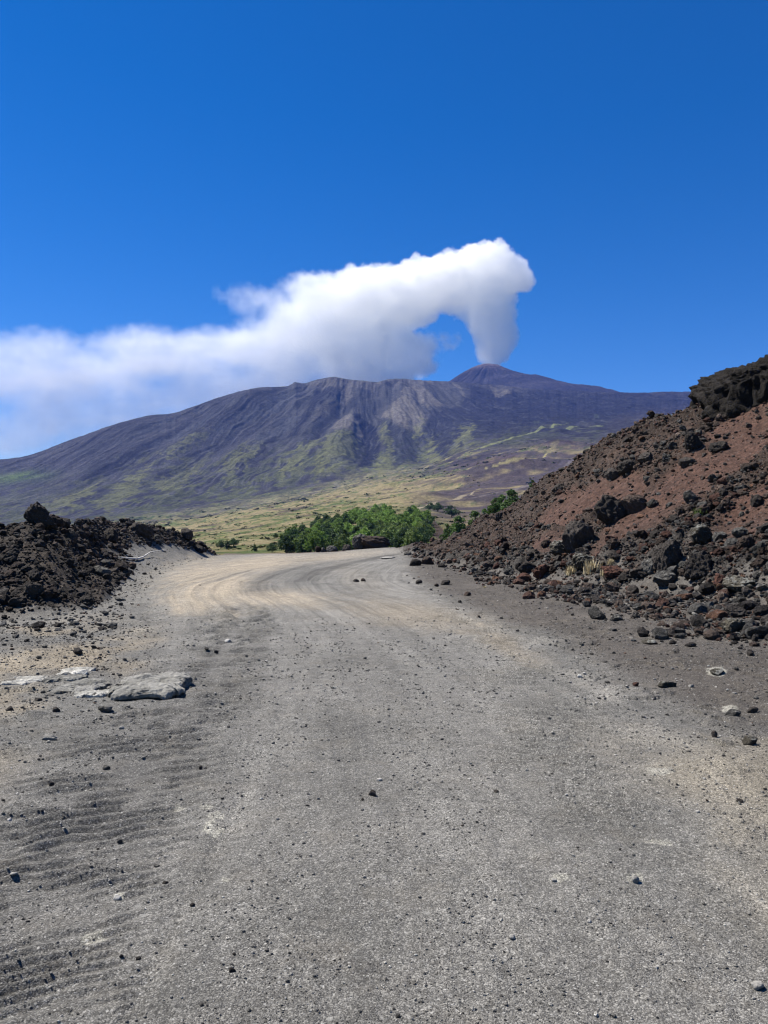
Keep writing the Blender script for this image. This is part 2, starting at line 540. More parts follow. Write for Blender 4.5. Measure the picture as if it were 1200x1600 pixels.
# wheel ruts following the bend
rut = ridged(SD / 0.55, SA / 16, 3, 79)
relief += ROAD * 0.050 * rut * sstep(9, 17, YY)
tyre = np.exp(-((XX + 0.80 + 0.012 * YY) / 0.055) ** 2) * sstep(1.5, 3, YY) * sstep(16, 10, YY)
relief += tyre * (0.004 * np.sin(YY * 2 * np.pi / 0.035) - 0.008)
relief += ROAD * (0.010 * ridged(SD / 0.33, SA / 5, 2, 80))

# --- the grey slab outcrop on the left is its own set of rocks; a low shelf lifts the ground under it
Z = Z0 + relief
P_near = np.stack([XX, YY, Z], -1)
UVu, UVv = px_of(XX, YY, Z0)

# --- colour of the materials on the ground
C = np.zeros(XX.shape + (3,))
n1 = fbm(XX / 1.7, YY / 1.7, 4, 81); n2 = fbm(XX / 0.6, YY / 0.9, 4, 83); n3 = fbm(XX / 5, YY / 5, 3, 85)


def paint(mask, c):
    global C
    C = C * (1 - mask[..., None]) + np.array(c) * mask[..., None]


GREY, DARK, TAN, SAND, ASH = (0.160, 0.158, 0.152), (0.095, 0.090, 0.084), (0.27, 0.232, 0.175), (0.36, 0.315, 0.250), (0.24, 0.235, 0.225)
paint(np.ones_like(XX), GREY)
paint(sstep(-0.1, 0.5, n1) * 0.35, (0.125, 0.122, 0.118))
paint(verge * sstep(0.2, 2.0, -XX - 1.5) * sstep(-0.25, 0.35, n1 + 0.3 * n2) * sstep(16, 11, YY) * 0.75, TAN)
paint(verge * (XX > 0) * 0.90 * sstep(-0.1, 0.9, XX - xr - 0.1 + 0.4 * n1) * sstep(4.6, 7.5, YY), (0.084, 0.075, 0.068))
paint((XX > 0) * sstep(1.2, 2.0, XX) * sstep(7.5, 4.5, YY) * sstep(-0.3, 0.3, n1 + 0.35 * n2) * 0.6, (0.25, 0.222, 0.172))
lane = ridged(SD / 0.75 + 0.3 * n1, SA / 9, 3, 95); lane2 = fbm(SD / 0.22, SA / 4, 3, 96)
C *= (1 + ROAD * (0.36 * lane + 0.26 * lane2) * (0.6 + 0.4 * sstep(8, 14, YY)) + 0.14 * tyre)[..., None]
C *= (1 - 0.14 * bandL)[..., None]
C *= (1 + 0.28 * n1 + 0.16 * n2)[..., None]
# pale sandy wheel tracks round the bend
def pb(cu, cv, ru, rv, an, p=1.0, warp=0.45, sd=3):
    d = blob(cu, cv, ru, rv, an, Uq=UVu, Vq=UVv)
    return np.exp(-(d * (1 + warp * 2 * n2) ) ** p)
streak = 0.5 + 0.5 * ridged(SD / 0.42, SA / 22, 3, 87)
sandm = np.maximum.reduce([pb(330, 915, 75, 42, 0, 1.6), pb(300, 940, 48, 24, 0, 2), pb(420, 936, 85, 14, 3, 1.5), pb(390, 884, 90, 14, -7, 1.6), pb(500, 872, 120, 7, -5, 1.3) * 0.6])
paint(np.clip(sandm * (0.10 + 1.10 * streak), 0, 1) * (1 - LB) * (1 - RB), SAND)
paint(np.clip(pb(640, 962, 120, 20, 6, 1.3) * 0.75 + pb(790, 1010, 60, 16, 28, 1.3) * 0.65 + pb(560, 905, 60, 18, 30) * 0.25, 0, 0.8) * (0.4 + 0.6 * streak), (0.265, 0.232, 0.185))
# darker tread band and central gravel
paint(np.exp(-((XX - cl) / (0.34 + 0.02 * YY)) ** 2) * sstep(15, 9, YY) * 0.45, (0.118, 0.116, 0.115))
darkarc = np.exp(-((SD - 2.6) / 0.5) ** 2) * sstep(20, 27, YY) * 0.7 + np.exp(-((SD - 1.3) / 0.35) ** 2) * sstep(16, 22, YY) * 0.55 * sstep(40, 34, YY)
paint(np.clip(darkarc * 1.5, 0, 1) * (0.3 + 0.7 * streak) * ROAD, (0.085, 0.083, 0.080))
paint(ROAD * np.exp(-((XX - 0.75) / 0.5) ** 2) * sstep(9, 5, YY) * 0.35, ASH)
# pale dusting along the road edges
paint(np.exp(-((XX - xr - 0.05) / 0.30) ** 2) * sstep(-0.1, 0.4, n2) * sstep(4, 7, YY) * 0.55 * (1 - RB), (0.29, 0.28, 0.26))
paint(np.exp(-((XX - xl + 0.1) / 0.6) ** 2) * sstep(-0.1, 0.4, n2) * sstep(9, 14, YY) * 0.5 * (1 - LB), (0.25, 0.245, 0.225))
# small pressed-in pale stones patches near the left track
for (cu, cv, ru, rv) in ((148, 1468, 20, 9), (332, 1296, 16, 12), (338, 1276, 12, 6), (280, 1264, 9, 5), (322, 1262, 9, 4), (352, 1377, 9, 5), (1028, 1318, 22, 5), (992, 1374, 12, 8), (876, 1374, 16, 6), (1030, 1206, 22, 6), (1140, 1112, 12, 7), (1120, 1050, 16, 7), (186, 1402, 8, 5)):
    paint(np.clip(sstep(1.3, 0.7, blob(cu, cv, ru, rv, 0, Uq=UVu, Vq=UVv) + 1.1 * fbm(XX / 0.05, YY / 0.07, 2, 89)), 0, 1) * 0.75, (0.34, 0.335, 0.30))
# banks
redm = np.clip(0.45 + 0.9 * fbm(XX / 2.2, YY / 2.2, 4, 91) + 0.2 * (UVu - 950) / 250, 0, 1)
redc = lerp(np.array((0.064, 0.051, 0.044)), np.array((0.105, 0.068, 0.053)), redm[..., None])
redc = lerp(redc, np.array((0.128, 0.070, 0.053)), (smooth_m * (0.8 + 0.3 * n1).clip(0, 1))[..., None])
greyfoot = sstep(0.42, 0.05, tr_ + 0.25 * n1) * 0.9
redc = lerp(redc, np.array((0.085, 0.080, 0.075)), (greyfoot * (1 - 0.6 * smooth_m))[..., None])
topdark = sstep(0.72, 0.95, tr_ + 0.2 * n1)
redc = lerp(redc, np.array((0.055, 0.040, 0.034)), (topdark * 0.7 * (1 - smooth_m))[..., None])
C = C * (1 - RB[..., None]) + redc * RB[..., None]
lc = lerp(np.array((0.044, 0.036, 0.031)), np.array((0.096, 0.078, 0.063)), np.clip(0.45 + 0.9 * fbm(XX / 1.4, YY / 1.4, 4, 93), 0, 1)[..., None])
lc = lerp(lc, np.array((0.075, 0.062, 0.053)), (np.exp(-blob(205, 850, 60, 22, 20, Uq=UVu, Vq=UVv)) * 0.9)[..., None])
lc = lerp(lc, np.array((0.105, 0.098, 0.09)), (saddle * 0.8)[..., None])
C = C * (1 - LB[..., None]) + lc * LB[..., None]
brow = sstep(46, 50, YY) * (UVu < 560) * (1 - LB)
C = C * (1 - 0.75 * (sstep(50.5, 52.5, YY) * (UVu < 540))[..., None]) + np.array((0.10, 0.075, 0.055)) * 0.75 * (sstep(50.5, 52.5, YY) * (UVu < 540))[..., None]
C = KA * C * lerp(np.array((1.10, 1.07, 1.01)), np.array((1.0, 0.97, 0.92)), np.clip(RB + LB, 0, 1)[..., None])
C = np.clip(C, 0.015, 0.8)

cen = lambda a: 0.25 * (a[:-1, :-1] + a[1:, :-1] + a[:-1, 1:] + a[1:, 1:])
fR, fL, fRoad = cen(RB) > 0.5, cen(LB) > 0.5, cen(ROAD) > 0.5
att = {'rough': verge}
tag(sub_grid('gravel_road', P_near, fRoad & ~fR & ~fL, M_ground, C, att), 'grey gravel track with tread ripples bending left then right over the brow', kind='structure')
tag(sub_grid('ground', P_near, ~fRoad & ~fR & ~fL, M_ground, C, att), 'grey and tan stony verges either side of the track', kind='structure')
tag(sub_grid('scoria_hill', P_near, fR, M_bank, C, att), 'steep red and black scoria slope right of the track', kind='structure')
tag(sub_grid('rubble_hill', P_near, fL & ~fR, M_bank, C, att), 'low dark brown lava rubble mound left of the track', kind='structure')

PV = HY - F * (Z - EYE) / YY          # projected row of every near vertex


def zat(x, y):
    """height of the near ground"""
    a = np.interp(np.asarray(x) / np.asarray(y), A, np.arange(len(A)))
    r = np.interp(np.asarray(y), YN, np.arange(len(YN)))
    i0 = np.clip(r.astype(int), 0, len(YN) - 2); j0 = np.clip(a.astype(int), 0, len(A) - 2)
    fr, fa = r - i0, a - j0
    return ((Z[i0, j0] * (1 - fa) + Z[i0, j0 + 1] * fa) * (1 - fr) + (Z[i0 + 1, j0] * (1 - fa) + Z[i0 + 1, j0 + 1] * fa) * fr)


def hit(u, v):
    """first point of the near ground seen at photo pixel (u, v)"""
    j = int(np.argmin(np.abs(A - (u - 600) / F)))
    col = PV[:, j]
    k = np.nonzero(col <= v)[0]
    k = k[k > 5]
    i = int(k[0]) if len(k) else int(np.argmin(np.abs(col - v)))
    return Vector((float(XX[i, j]), float(YN[i]), float(Z[i, j])))

# ------------------------------------------------------------------ valley and mountain (one lofted terrain, metres)
KU = [-900, -400, 0, 150, 300, 430, 560, 650, 720, 800, 900, 1080, 1300, 1900]
KEYS = {  # distance, elevation row at that distance, from the near drop to behind the ridge
    -900: [(66, 960), (130, 905), (220, 885), (400, 870), (800, 860), (1300, 852), (2000, 840), (2800, 830), (3400, 0), (4100, 880), (6400, 980)],
    -400: [(66, 960), (130, 900), (220, 880), (400, 866), (800, 856), (1300, 846), (2000, 836), (2800, 815), (3500, 0), (4200, 860), (6500, 960)],
    0:    [(66, 955), (130, 890), (220, 870), (400, 858), (800, 849), (1300, 841), (2000, 830), (2800, 784), (3700, 0), (4500, 790), (6900, 920)],
    150:  [(66, 950), (130, 888), (220, 868), (400, 855), (800, 842), (1300, 830), (2050, 812), (2900, 752), (3800, 0), (4600, 740), (6900, 900)],
    300:  [(66, 945), (130, 884), (220, 866), (400, 851), (800, 834), (1300, 818), (2200, 798), (3050, 722), (3950, 0), (4700, 700), (6900, 880)],
    430:  [(66, 940), (130, 880), (220, 862), (400, 838), (800, 815), (1350, 795), (2350, 775), (3250, 692), (4200, 0), (5000, 670), (6900, 860)],
    560:  [(66, 935), (130, 876), (220, 854), (400, 816), (800, 796), (1450, 775), (2600, 742), (3500, 668), (4500, 0), (5300, 650), (6900, 850)],
    650:  [(66, 930), (130, 872), (220, 852), (400, 812), (800, 790), (1450, 762), (2700, 722), (3600, 660), (4650, 0), (5400, 640), (6900, 850)],
    720:  [(66, 930), (130, 872), (220, 856), (400, 818), (800, 788), (1450, 750), (2600, 700), (3700, 652), (4750, 0), (5400, 640), (6900, 850)],
    800:  [(66, 930), (130, 872), (220, 850), (400, 812), (800, 780), (1400, 740), (2400, 690), (3600, 648), (4750, 0), (5400, 640), (6900, 850)],
    900:  [(66, 930), (130, 870), (220, 848), (400, 806), (800, 770), (1350, 730), (2250, 685), (3500, 648), (4700, 0), (5400, 640), (6900, 850)],
    1080: [(66, 930), (130, 868), (220, 846), (400, 800), (800, 762), (1300, 722), (2150, 680), (3400, 648), (4600, 0), (5300, 640), (6900, 850)],
    1300: [(66, 930), (130, 868), (220, 846), (400, 800), (800, 762), (1300, 722), (2150, 684), (3400, 652), (4600, 0), (5300, 640), (6900, 850)],
    1900: [(66, 930), (130, 870), (220, 850), (400, 810), (800, 780), (1300, 750), (2150, 720), (3400, 690), (4600, 0), (5300, 670), (6900, 870)],
}
SKYL = [(-900, 815), (-400, 800), (-60, 733), (0, 718), (18, 716), (42, 712), (100, 691), (150, 673), (200, 657), (240, 648), (268, 646), (300, 636), (330, 625),
        (370, 613), (400, 606), (450, 603), (462, 597), (472, 599), (500, 592), (520, 589), (545, 593), (560, 594), (590, 597), (605, 593), (625, 591.5),
        (650, 593.5), (700, 596), (728, 598), (760, 600), (790, 603), (840, 608), (880, 610), (930, 612), (1000, 613.5), (1040, 612), (1080, 612),
        (1150, 614), (1300, 625), (1900, 690)]
ua = np.concatenate([-60 - np.cumsum(1.7 * 1.05 ** np.arange(66))[::-1], np.arange(-60, 1210, 1.35), 1210 + np.cumsum(1.7 * 1.05 ** np.arange(62))])
NROW = [14, 20, 40, 60, 60, 80, 150, 170, 26, 10]
ta = np.concatenate([np.arange(n) / n + k for k, n in enumerate(NROW)] + [[float(len(NROW))]])
K = len(KEYS[0])
yk = np.zeros((K, len(ua))); vk = np.zeros((K, len(ua)))
for k in range(K):
    yk[k] = np.exp(smooth_interp(ua, KU, [math.log(KEYS[u][k][0]) for u in KU]))
    vk[k] = smooth_interp(ua, KU, [KEYS[u][k][1] for u in KU]) if k != 8 else smooth_interp(ua, [s[0] for s in SKYL], [s[1] for s in SKYL])
# use elevation in metres so that the loft is smooth in space, then go over to a cubic along t
zk = EYE + (HY - vk) / F * yk
TQ = ta[:, None] + 0 * ua[None]


def loft(tab, logv=False):
    tab = np.log(tab) if logv else tab
    m = np.zeros_like(tab); d = np.diff(tab, axis=0)
    m[1:-1] = 0.5 * (tab[2:] - tab[:-2]); m[0] = d[0]; m[-1] = d[-1]
    if not logv:
        m[8] = 0.25 * d[7]
    k = np.clip(ta.astype(int), 0, K - 2); t = (ta - k)[:, None]
    r = (2 * t**3 - 3 * t**2 + 1) * tab[k] + (t**3 - 2 * t**2 + t) * m[k] + (-2 * t**3 + 3 * t**2) * tab[k + 1] + (t**3 - t**2) * m[k + 1]
    return np.exp(r) if logv else r


FY = loft(yk, True); FZ = loft(zk)
FU = np.broadcast_to(ua[None], FY.shape)
FX = (FU - 600) / F * FY
FV = HY - F * (FZ - EYE) / FY


def far_hit(u, v):
    j = int(np.argmin(np.abs(ua - u)))
    col = HY - F * (FZ[:, j] - EYE) / FY[:, j]
    k = np.nonzero((col <= v) & (ta > 1.0))[0]
    i = int(k[0]) if len(k) else int(np.argmin(np.abs(col - v)))
    return np.array((FX[i, j], FY[i, j], FZ[i, j]))


def seg_field(pts, X, Y):
    """distance to a polyline on the ground and the fraction along it"""
    pts = np.array(pts)[:, :2]
    best = np.full(X.shape, 1e18); fr = np.zeros(X.shape); side = np.zeros(X.shape)
    L = np.hypot(*np.diff(pts, axis=0).T); tot = L.sum(); acc = 0
    for i in range(len(pts) - 1):
        p, q = pts[i], pts[i + 1]; d = (q - p) / L[i]
        tc = np.clip((X - p[0]) * d[0] + (Y - p[1]) * d[1], 0, L[i])
        ex = X - p[0] - tc * d[0]; ey = Y - p[1] - tc * d[1]
        dd = ex * ex + ey * ey; m = dd < best
        best = np.where(m, dd, best); fr = np.where(m, (acc + tc) / tot, fr)
        side = np.where(m, ex * d[1] - ey * d[0], side); acc += L[i]
    return np.sqrt(best), fr, side


# ravines and spurs fan out from the summit
xs, ys = -60.0, 5450.0
PHI = np.arctan2(FX - xs, ys - FY); RR = np.hypot(FX - xs, ys - FY)
flank = sstep(5.6, 6.5, TQ) * sstep(8.02, 7.75, TQ)
lavaR = sstep(690, 760, FU + (FV - 620) * -0.55 + 25 * fbm(FX / 300, FY / 300, 3, 101))     # black aa field on the right
warp = 0.035 * fbm(FX / 420, FY / 420, 3, 103)
gul = ridged((PHI + warp) * 9.0, RR / 2600, 3, 105, gain=0.55)
gul2 = ridged((PHI + warp) * 27.0, RR / 1300, 4, 107, gain=0.6)
D = flank * (1 - 0.75 * lavaR) * (20 * gul + 24 * fbm((PHI + warp) * 7, RR / 1500, 3, 106) + 5 * gul2)
D += flank * (1 - 0.5 * lavaR) * (4 * ridged((PHI + warp) * 75, RR / 420, 3, 161) * (0.4 + 1.2 * np.clip(fbm(FX / 500, FY / 500, 2, 163) + 0.5, 0, 1)))
D += flank * lavaR * (14 * ridged((PHI + warp) * 20, RR / 900, 4, 109) + 9 * fbm(FX / 60, FY / 60, 4, 111))
D += sstep(5.6, 6.4, TQ) * (7 * fbm(FX / 90, FY / 110, 5, 113)) + sstep(7.6, 8.0, TQ) * 4 * fbm(FX / 45, FY / 45, 4, 115)
mead = sstep(2.0, 3.2, TQ) * sstep(6.6, 5.6, TQ)
D += mead * (4.5 * ridged(FX / 150 + FY / 500, FY / 170, 4, 117) + 2.0 * fbm(FX / 35, FY / 30, 4, 119)) * np.clip(FY / 900, 0.25, 1.3)
# single spurs seen in the photo (u, v) polylines: height in m, half-width in m
SPURS = [([(622, 600), (628, 628), (634, 655), (640, 690), (650, 716)], 46, 120), ([(540, 612), (541, 655), (543, 700), (520, 755)], 40, 130),
         ([(470, 603), (452, 640), (420, 680), (370, 720), (330, 760)], 22, 90), ([(520, 600), (500, 640), (470, 690), (430, 735)], 24, 80),
         ([(400, 612), (360, 650), (290, 700), (215, 750)], 18, 80), ([(680, 602), (720, 625), (745, 650)], 18, 90),
         ([(580, 640), (574, 690), (566, 738)], -42, 85), ([(560, 610), (520, 665), (480, 710)], -24, 60), ([(665, 640), (660, 690), (690, 720)], -22, 80),
         ([(300, 650), (240, 690), (150, 740), (60, 790)], 14, 70), ([(270, 650), (180, 690), (90, 725)], 12, 70)]
for pts, h, w in SPURS:
    dist, fr, _ = seg_field([far_hit(*p) for p in pts], FX, FY)
    prof = np.sqrt(1 + (dist / w * 2.2) ** 2)
    D += 1.15 * h * np.exp(-(dist / (w * 0.85)) ** 2) * np.sin(np.pi * np.clip(fr, 0.0, 1)) ** 0.8
# cones and mounds standing in the valley: (u, v, height, radius across, radius deep)
MOUNDS = [(790, 745, 24, 150, 120), (868, 712, 26, 170, 140), (662, 785, 10, 55, 40), (745, 790, 5, 50, 30), (625, 762, 9, 80, 60), (960, 715, 12, 160, 120)]
for (mu, mv, h, ra, rd) in MOUNDS:
    c = far_hit(mu, mv)
    q = np.sqrt(((FX - c[0]) / ra) ** 2 + ((FY - c[1]) / rd) ** 2 + 0.02)
    D += h * np.clip(1.25 - q * (1 + 0.15 * fbm(FX / 60, FY / 60, 3, 121)), 0, 1.2) ** 1.25
FZ2 = FZ + D
tgt = smooth_interp(ua, [q[0] for q in SKYL], [q[1] for q in SKYL])
for _ in range(2):
    low_ = (HY - F * (FZ2 - EYE) / FY)[ta > 5].min(0)
    FZ2 = FZ2 - ((tgt - low_) / F * FY) * sstep(5.5, 7.8, TQ)
FZ2 = FZ2 + sstep(7.0, 7.9, TQ) * 4 * fbm(FX / 60, FY / 60, 4, 116)
FV2 = HY - F * (FZ2 - EYE) / FY

# --- what the slopes are made of, with some sun and shade painted in
FC = np.zeros(FX.shape + (3,))


def fpaint(mask, c):
    global FC
    mask = np.clip(mask, 0, 1)[..., None]
    FC = FC * (1 - mask) + np.array(c) * mask


q1 = fbm(FX / 260, FY / 260, 5, 131); q2 = fbm(FX / 50, FY / 60, 4, 133); q3 = fbm(FX / 16, FY / 20, 3, 135)
stria = fbm((PHI + warp) * 60, RR / 700, 4, 137)
LAVA, ASHC, ASHL, VEG, VEGG, STRAW, GRN = (0.052, 0.045, 0.058), (0.105, 0.085, 0.085), (0.175, 0.145, 0.135), (0.185, 0.175, 0.050), (0.10, 0.135, 0.045), (0.27, 0.225, 0.12), (0.075, 0.115, 0.036)
fpaint(np.ones_like(FX), (0.072, 0.060, 0.070))
# ash on the spurs, bare rock in the ravines
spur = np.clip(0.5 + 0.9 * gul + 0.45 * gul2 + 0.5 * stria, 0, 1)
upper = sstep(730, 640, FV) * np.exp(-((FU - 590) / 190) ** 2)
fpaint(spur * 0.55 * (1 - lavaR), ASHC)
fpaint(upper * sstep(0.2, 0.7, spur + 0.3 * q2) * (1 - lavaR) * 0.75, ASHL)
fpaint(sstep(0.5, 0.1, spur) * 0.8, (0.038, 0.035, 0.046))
stria2 = fbm((PHI + warp) * 130, RR / 260, 4, 138)
FC *= (1 + 0.8 * stria + 0.7 * stria2)[..., None]
fpaint(sstep(-0.05, 0.3, stria + 0.3 * q2) * sstep(470, 330, FU) * 0.35, (0.12, 0.10, 0.105))
fpaint(lavaR * (0.75 + 0.3 * q2), (0.040, 0.034, 0.046))
fpaint(lavaR * sstep(860, 1020, FU) * 0.5, (0.075, 0.058, 0.068))
fpaint(lavaR * sstep(0.15, 0.45, ridged((PHI + warp) * 40, RR / 900, 3, 139) * 0.6 + q2) * 0.35, (0.085, 0.07, 0.08))
# yellow-green broom low on the flank, thickest on the spurs
foot = smooth_interp(FU, [-900, 0, 200, 300, 400, 500, 560, 620, 700, 780, 900, 1900], [840, 838, 812, 796, 782, 762, 742, 728, 708, 700, 690, 690])
up = (foot - FV)      # rows above the foot of the flank
vtop = smooth_interp(FU, [-900, 0, 150, 300, 450, 560, 640, 700, 760, 1900], [60, 85, 78, 72, 85, 70, 55, 60, 40, 20])
vegm = sstep(1.15, 0.1, up / vtop + 0.55 * q1 - 0.25 * gul) * sstep(-0.12, 0.22, q2 + 0.35 * gul2 + 0.75 * stria + 0.5 * q1 + 0.02 - 0.25 * up / vtop)
fpaint(vegm * 0.62 * (1 - 0.45 * lavaR) * (TQ > 5), VEG)
fpaint(np.exp(-((FV - 752 + (FU - 0) * 0.10) / 9) ** 2) * sstep(110, 40, FU) * 0.8, (0.16, 0.20, 0.05))
# meadow below the foot
below = sstep(-4, 6, -up + 5 * q2)
fpaint(below * 0.95, STRAW)
fpaint(below * sstep(-0.05, 0.25, q2 + 0.5 * q1 + 0.25 * q3) * 0.75, (0.17, 0.165, 0.065))
fpaint(below * sstep(0.08, 0.28, q3 + 0.6 * q1 + 0.2 * q2) * 0.8, GRN)
fpaint(below * sstep(0.16, 0.34, fbm(FX / 80 + 7, FY / 50, 4, 141)) * 0.8, (0.085, 0.065, 0.055))
fpaint(below * sstep(620, 700, FU) * sstep(-0.05, 0.3, ridged(FX / 170 + FY / 260, FY / 210 - FX / 300, 4, 143) * 0.6 + 0.4 * q2 - 0.05) * 0.92 * sstep(830, 800, FV), (0.062, 0.050, 0.062))


def stroke(pts, w, c, amp=1.0, rag=0.5, wtap=True):
    """a streak of one ground cover; width in photo rows at its distance"""
    P = [far_hit(*p) for p in pts]
    dist, fr, _ = seg_field(P, FX, FY)
    yy = np.mean([p[1] for p in P])
    ww = w / F * yy
    tp = np.sin(np.pi * np.clip(fr, 0.03, 0.97)) ** 0.5 if wtap else 1
    # foreshortened ground: widen in depth
    fpaint(sstep(1.25, 0.75, dist / (ww * tp * 2.6) + rag * q2 * 1.2 + rag * q3 * 0.8) * amp, c)


# the black lava tongue below the left flank, the dark bands and pale roads on the right
stroke([(255, 820), (330, 808), (400, 797), (450, 786), (500, 779), (560, 770)], 3.4, (0.042, 0.036, 0.042), 0.95, 0.4)
stroke([(560, 745), (600, 735), (650, 722), (690, 712)], 3, VEG, 0.7)
stroke([(690, 722), (740, 706), (800, 688), (850, 672), (886, 665)], 3.0, (0.30, 0.28, 0.12), 0.9)
stroke([(880, 676), (910, 668), (940, 668)], 3.0, (0.30, 0.28, 0.13), 0.85)
stroke([(700, 730), (740, 722), (760, 712), (800, 705), (840, 700)], 2.6, (0.055, 0.045, 0.06), 0.9)
stroke([(850, 722), (880, 708), (905, 700), (930, 693)], 2.6, (0.32, 0.29, 0.13), 0.9)
stroke([(760, 752), (800, 745), (850, 735), (885, 728)], 3.0, (0.28, 0.25, 0.12), 0.85)
stroke([(780, 760), (830, 752), (880, 738), (930, 712)], 3.4, (0.085, 0.072, 0.085), 0.9, 0.3)
stroke([(700, 790), (740, 782), (790, 772), (840, 757), (900, 730)], 2.6, (0.15, 0.13, 0.125), 0.85, 0.25)
stroke([(640, 800), (680, 792), (725, 782), (740, 772)], 2.0, (0.33, 0.28, 0.19), 0.8, 0.3)
stroke([(672, 806), (700, 812), (725, 815)], 2.2, (0.09, 0.08, 0.088), 0.85, 0.3)
stroke([(700, 780), (735, 776), (760, 778)], 3.0, (0.065, 0.055, 0.06), 0.85, 0.3)
stroke([(668, 812), (682, 830), (690, 845)], 5.0, (0.075, 0.052, 0.045), 0.9, 0.2)
stroke([(645, 862), (675, 856), (700, 852)], 3.0, (0.30, 0.27, 0.21), 0.8, 0.3)
stroke([(560, 790), (620, 782), (660, 776)], 2.0, (0.33, 0.27, 0.17), 0.6, 0.4)
stroke([(300, 850), (350, 842), (430, 845)], 3.0, (0.34, 0.29, 0.17), 0.6, 0.5)
for (cu, cv, ru, rv) in ((838, 661, 5, 2.6), (932, 653, 4, 4), (640, 640, 0.1, 0.1)):
    fpaint(sstep(1.4, 0.6, ((FU - cu) / ru) ** 2 + ((FV - cv) / rv) ** 2 + q3), (0.27, 0.28, 0.15))


def fpoly(P, c, amp=0.9, feather=3.0, wob=6.0):
    """ground cover, or painted sun and shade tone, inside a ragged outline on the slope"""
    P = np.array(P, float)
    lo, hi = P.min(0) - 25, P.max(0) + 25
    rr_ = np.nonzero(((FV > lo[1]) & (FV < hi[1])).any(1))[0]; cc_ = np.nonzero((ua > lo[0]) & (ua < hi[0]))[0]
    sl = (slice(rr_[0], rr_[-1] + 1), slice(cc_[0], cc_[-1] + 1))
    u, v = FU[sl], FV[sl]; best = np.full(u.shape, 1e9); ins = np.zeros(u.shape, bool)
    for k in range(len(P)):
        p, q = P[k - 1], P[k]; d = q - p
        t = np.clip(((u - p[0]) * d[0] + (v - p[1]) * d[1]) / (d @ d), 0, 1)
        best = np.minimum(best, np.hypot(u - p[0] - t * d[0], v - p[1] - t * d[1]))
        if p[1] != q[1]:
            ins ^= ((p[1] > v) != (q[1] > v)) & (u < (q[0] - p[0]) * (v - p[1]) / (q[1] - p[1]) + p[0])
    sd = np.where(ins, best, -best) + wob * (q2[sl] + 0.7 * q3[sl] + 0.7 * stria[sl])
    m = (sstep(-feather, feather, sd) * amp * (TQ[sl] > 4.5))[..., None]
    FC[sl] = FC[sl] * (1 - m) + np.array(c) * m


NAVY_SHADE, NAVY2, ASH1, ASH2, OLV = (0.022, 0.020, 0.030), (0.034, 0.031, 0.040), (0.26, 0.20, 0.165), (0.19, 0.15, 0.13), (0.27, 0.235, 0.085)  # ash lightened like sunlit facets, lava gullies darkened with painted shade
fpoly([(460, 600), (520, 588), (600, 594), (720, 597), (735, 640), (660, 690), (600, 690), (540, 640), (500, 700), (450, 700), (420, 660)], (0.085, 0.074, 0.078), 0.6, 10, 10)
fpoly([(480, 600), (520, 588), (560, 594), (600, 597), (582, 611), (548, 609), (520, 617), (500, 609)], ASH2, 0.75)
fpoly([(600, 596), (660, 596), (690, 601), (660, 606), (612, 606)], ASH2, 0.6)
fpoly([(493, 606), (524, 612), (514, 634), (489, 658), (462, 692), (450, 690), (478, 650)], NAVY_SHADE, 0.85, 3, 7)
fpoly([(524, 630), (546, 611), (556, 618), (528, 642), (508, 660), (486, 676), (494, 655)], ASH2, 0.85, 2.5, 4)
fpoly([(556, 622), (572, 612), (580, 622), (560, 640), (545, 655), (520, 668), (505, 690), (490, 700), (500, 672), (530, 645)], NAVY2, 0.75, 3, 6)
fpoly([(576, 628), (600, 618), (618, 622), (600, 640), (580, 655), (566, 650), (562, 640)], (0.075, 0.066, 0.07), 0.8, 3, 5)
fpoly([(587, 611), (598, 597), (628, 593), (614, 606)], NAVY2, 0.8, 2, 4)
fpoly([(626, 627), (644, 632), (668, 658), (665, 668), (652, 682), (634, 684), (620, 676), (603, 662), (597, 655)], ASH1, 0.95, 2.5, 4)
fpoly([(645, 602), (658, 609), (695, 637), (690, 641), (668, 643), (640, 629), (624, 622)], ASH1, 0.85, 2.5, 3)
fpoly([(676, 598), (712, 598), (727, 610), (728, 630), (716, 634), (700, 612)], (0.115, 0.098, 0.10), 0.8, 2.5, 3)
fpoly([(705, 598), (718, 602), (724, 612), (726, 626), (722, 626), (718, 612), (710, 604)], ASH1, 0.7, 1.5, 1.5)
fpoly([(541, 656), (560, 667), (571, 686), (545, 693), (517, 690), (524, 670)], ASH1, 0.9, 3, 4)
fpoly([(549, 660), (562, 657), (580, 660), (588, 668), (596, 700), (588, 724), (566, 738), (556, 742), (570, 712), (570, 688), (560, 668)], NAVY_SHADE, 0.95, 2.5, 3)
fpoly([(596, 660), (614, 672), (640, 688), (664, 684), (650, 716), (618, 730), (600, 712), (594, 684)], NAVY2, 0.75, 4, 9)
fpoly([(550, 693), (566, 690), (568, 712), (552, 738), (540, 742), (540, 715)], NAVY2, 0.75, 3, 6)
fpoly([(732, 600), (790, 606), (880, 612), (1080, 616), (1080, 650), (960, 662), (860, 662), (800, 672), (735, 692), (690, 712), (664, 700), (654, 690), (668, 662), (672, 650), (720, 636), (738, 618)], (0.034, 0.030, 0.044), 0.85, 4, 8)
fpoly([(763, 604), (790, 606), (800, 616), (774, 618)], ASH1, 0.8, 1.5, 2)
fpoly([(960, 655), (1010, 640), (1080, 632), (1080, 690), (980, 700), (930, 690)], (0.075, 0.058, 0.068), 0.7, 5, 6)
fpoly([(1045, 650), (1068, 638), (1072, 640), (1050, 655), (1015, 670), (1010, 668)], (0.24, 0.23, 0.17), 0.85, 1.5, 2)
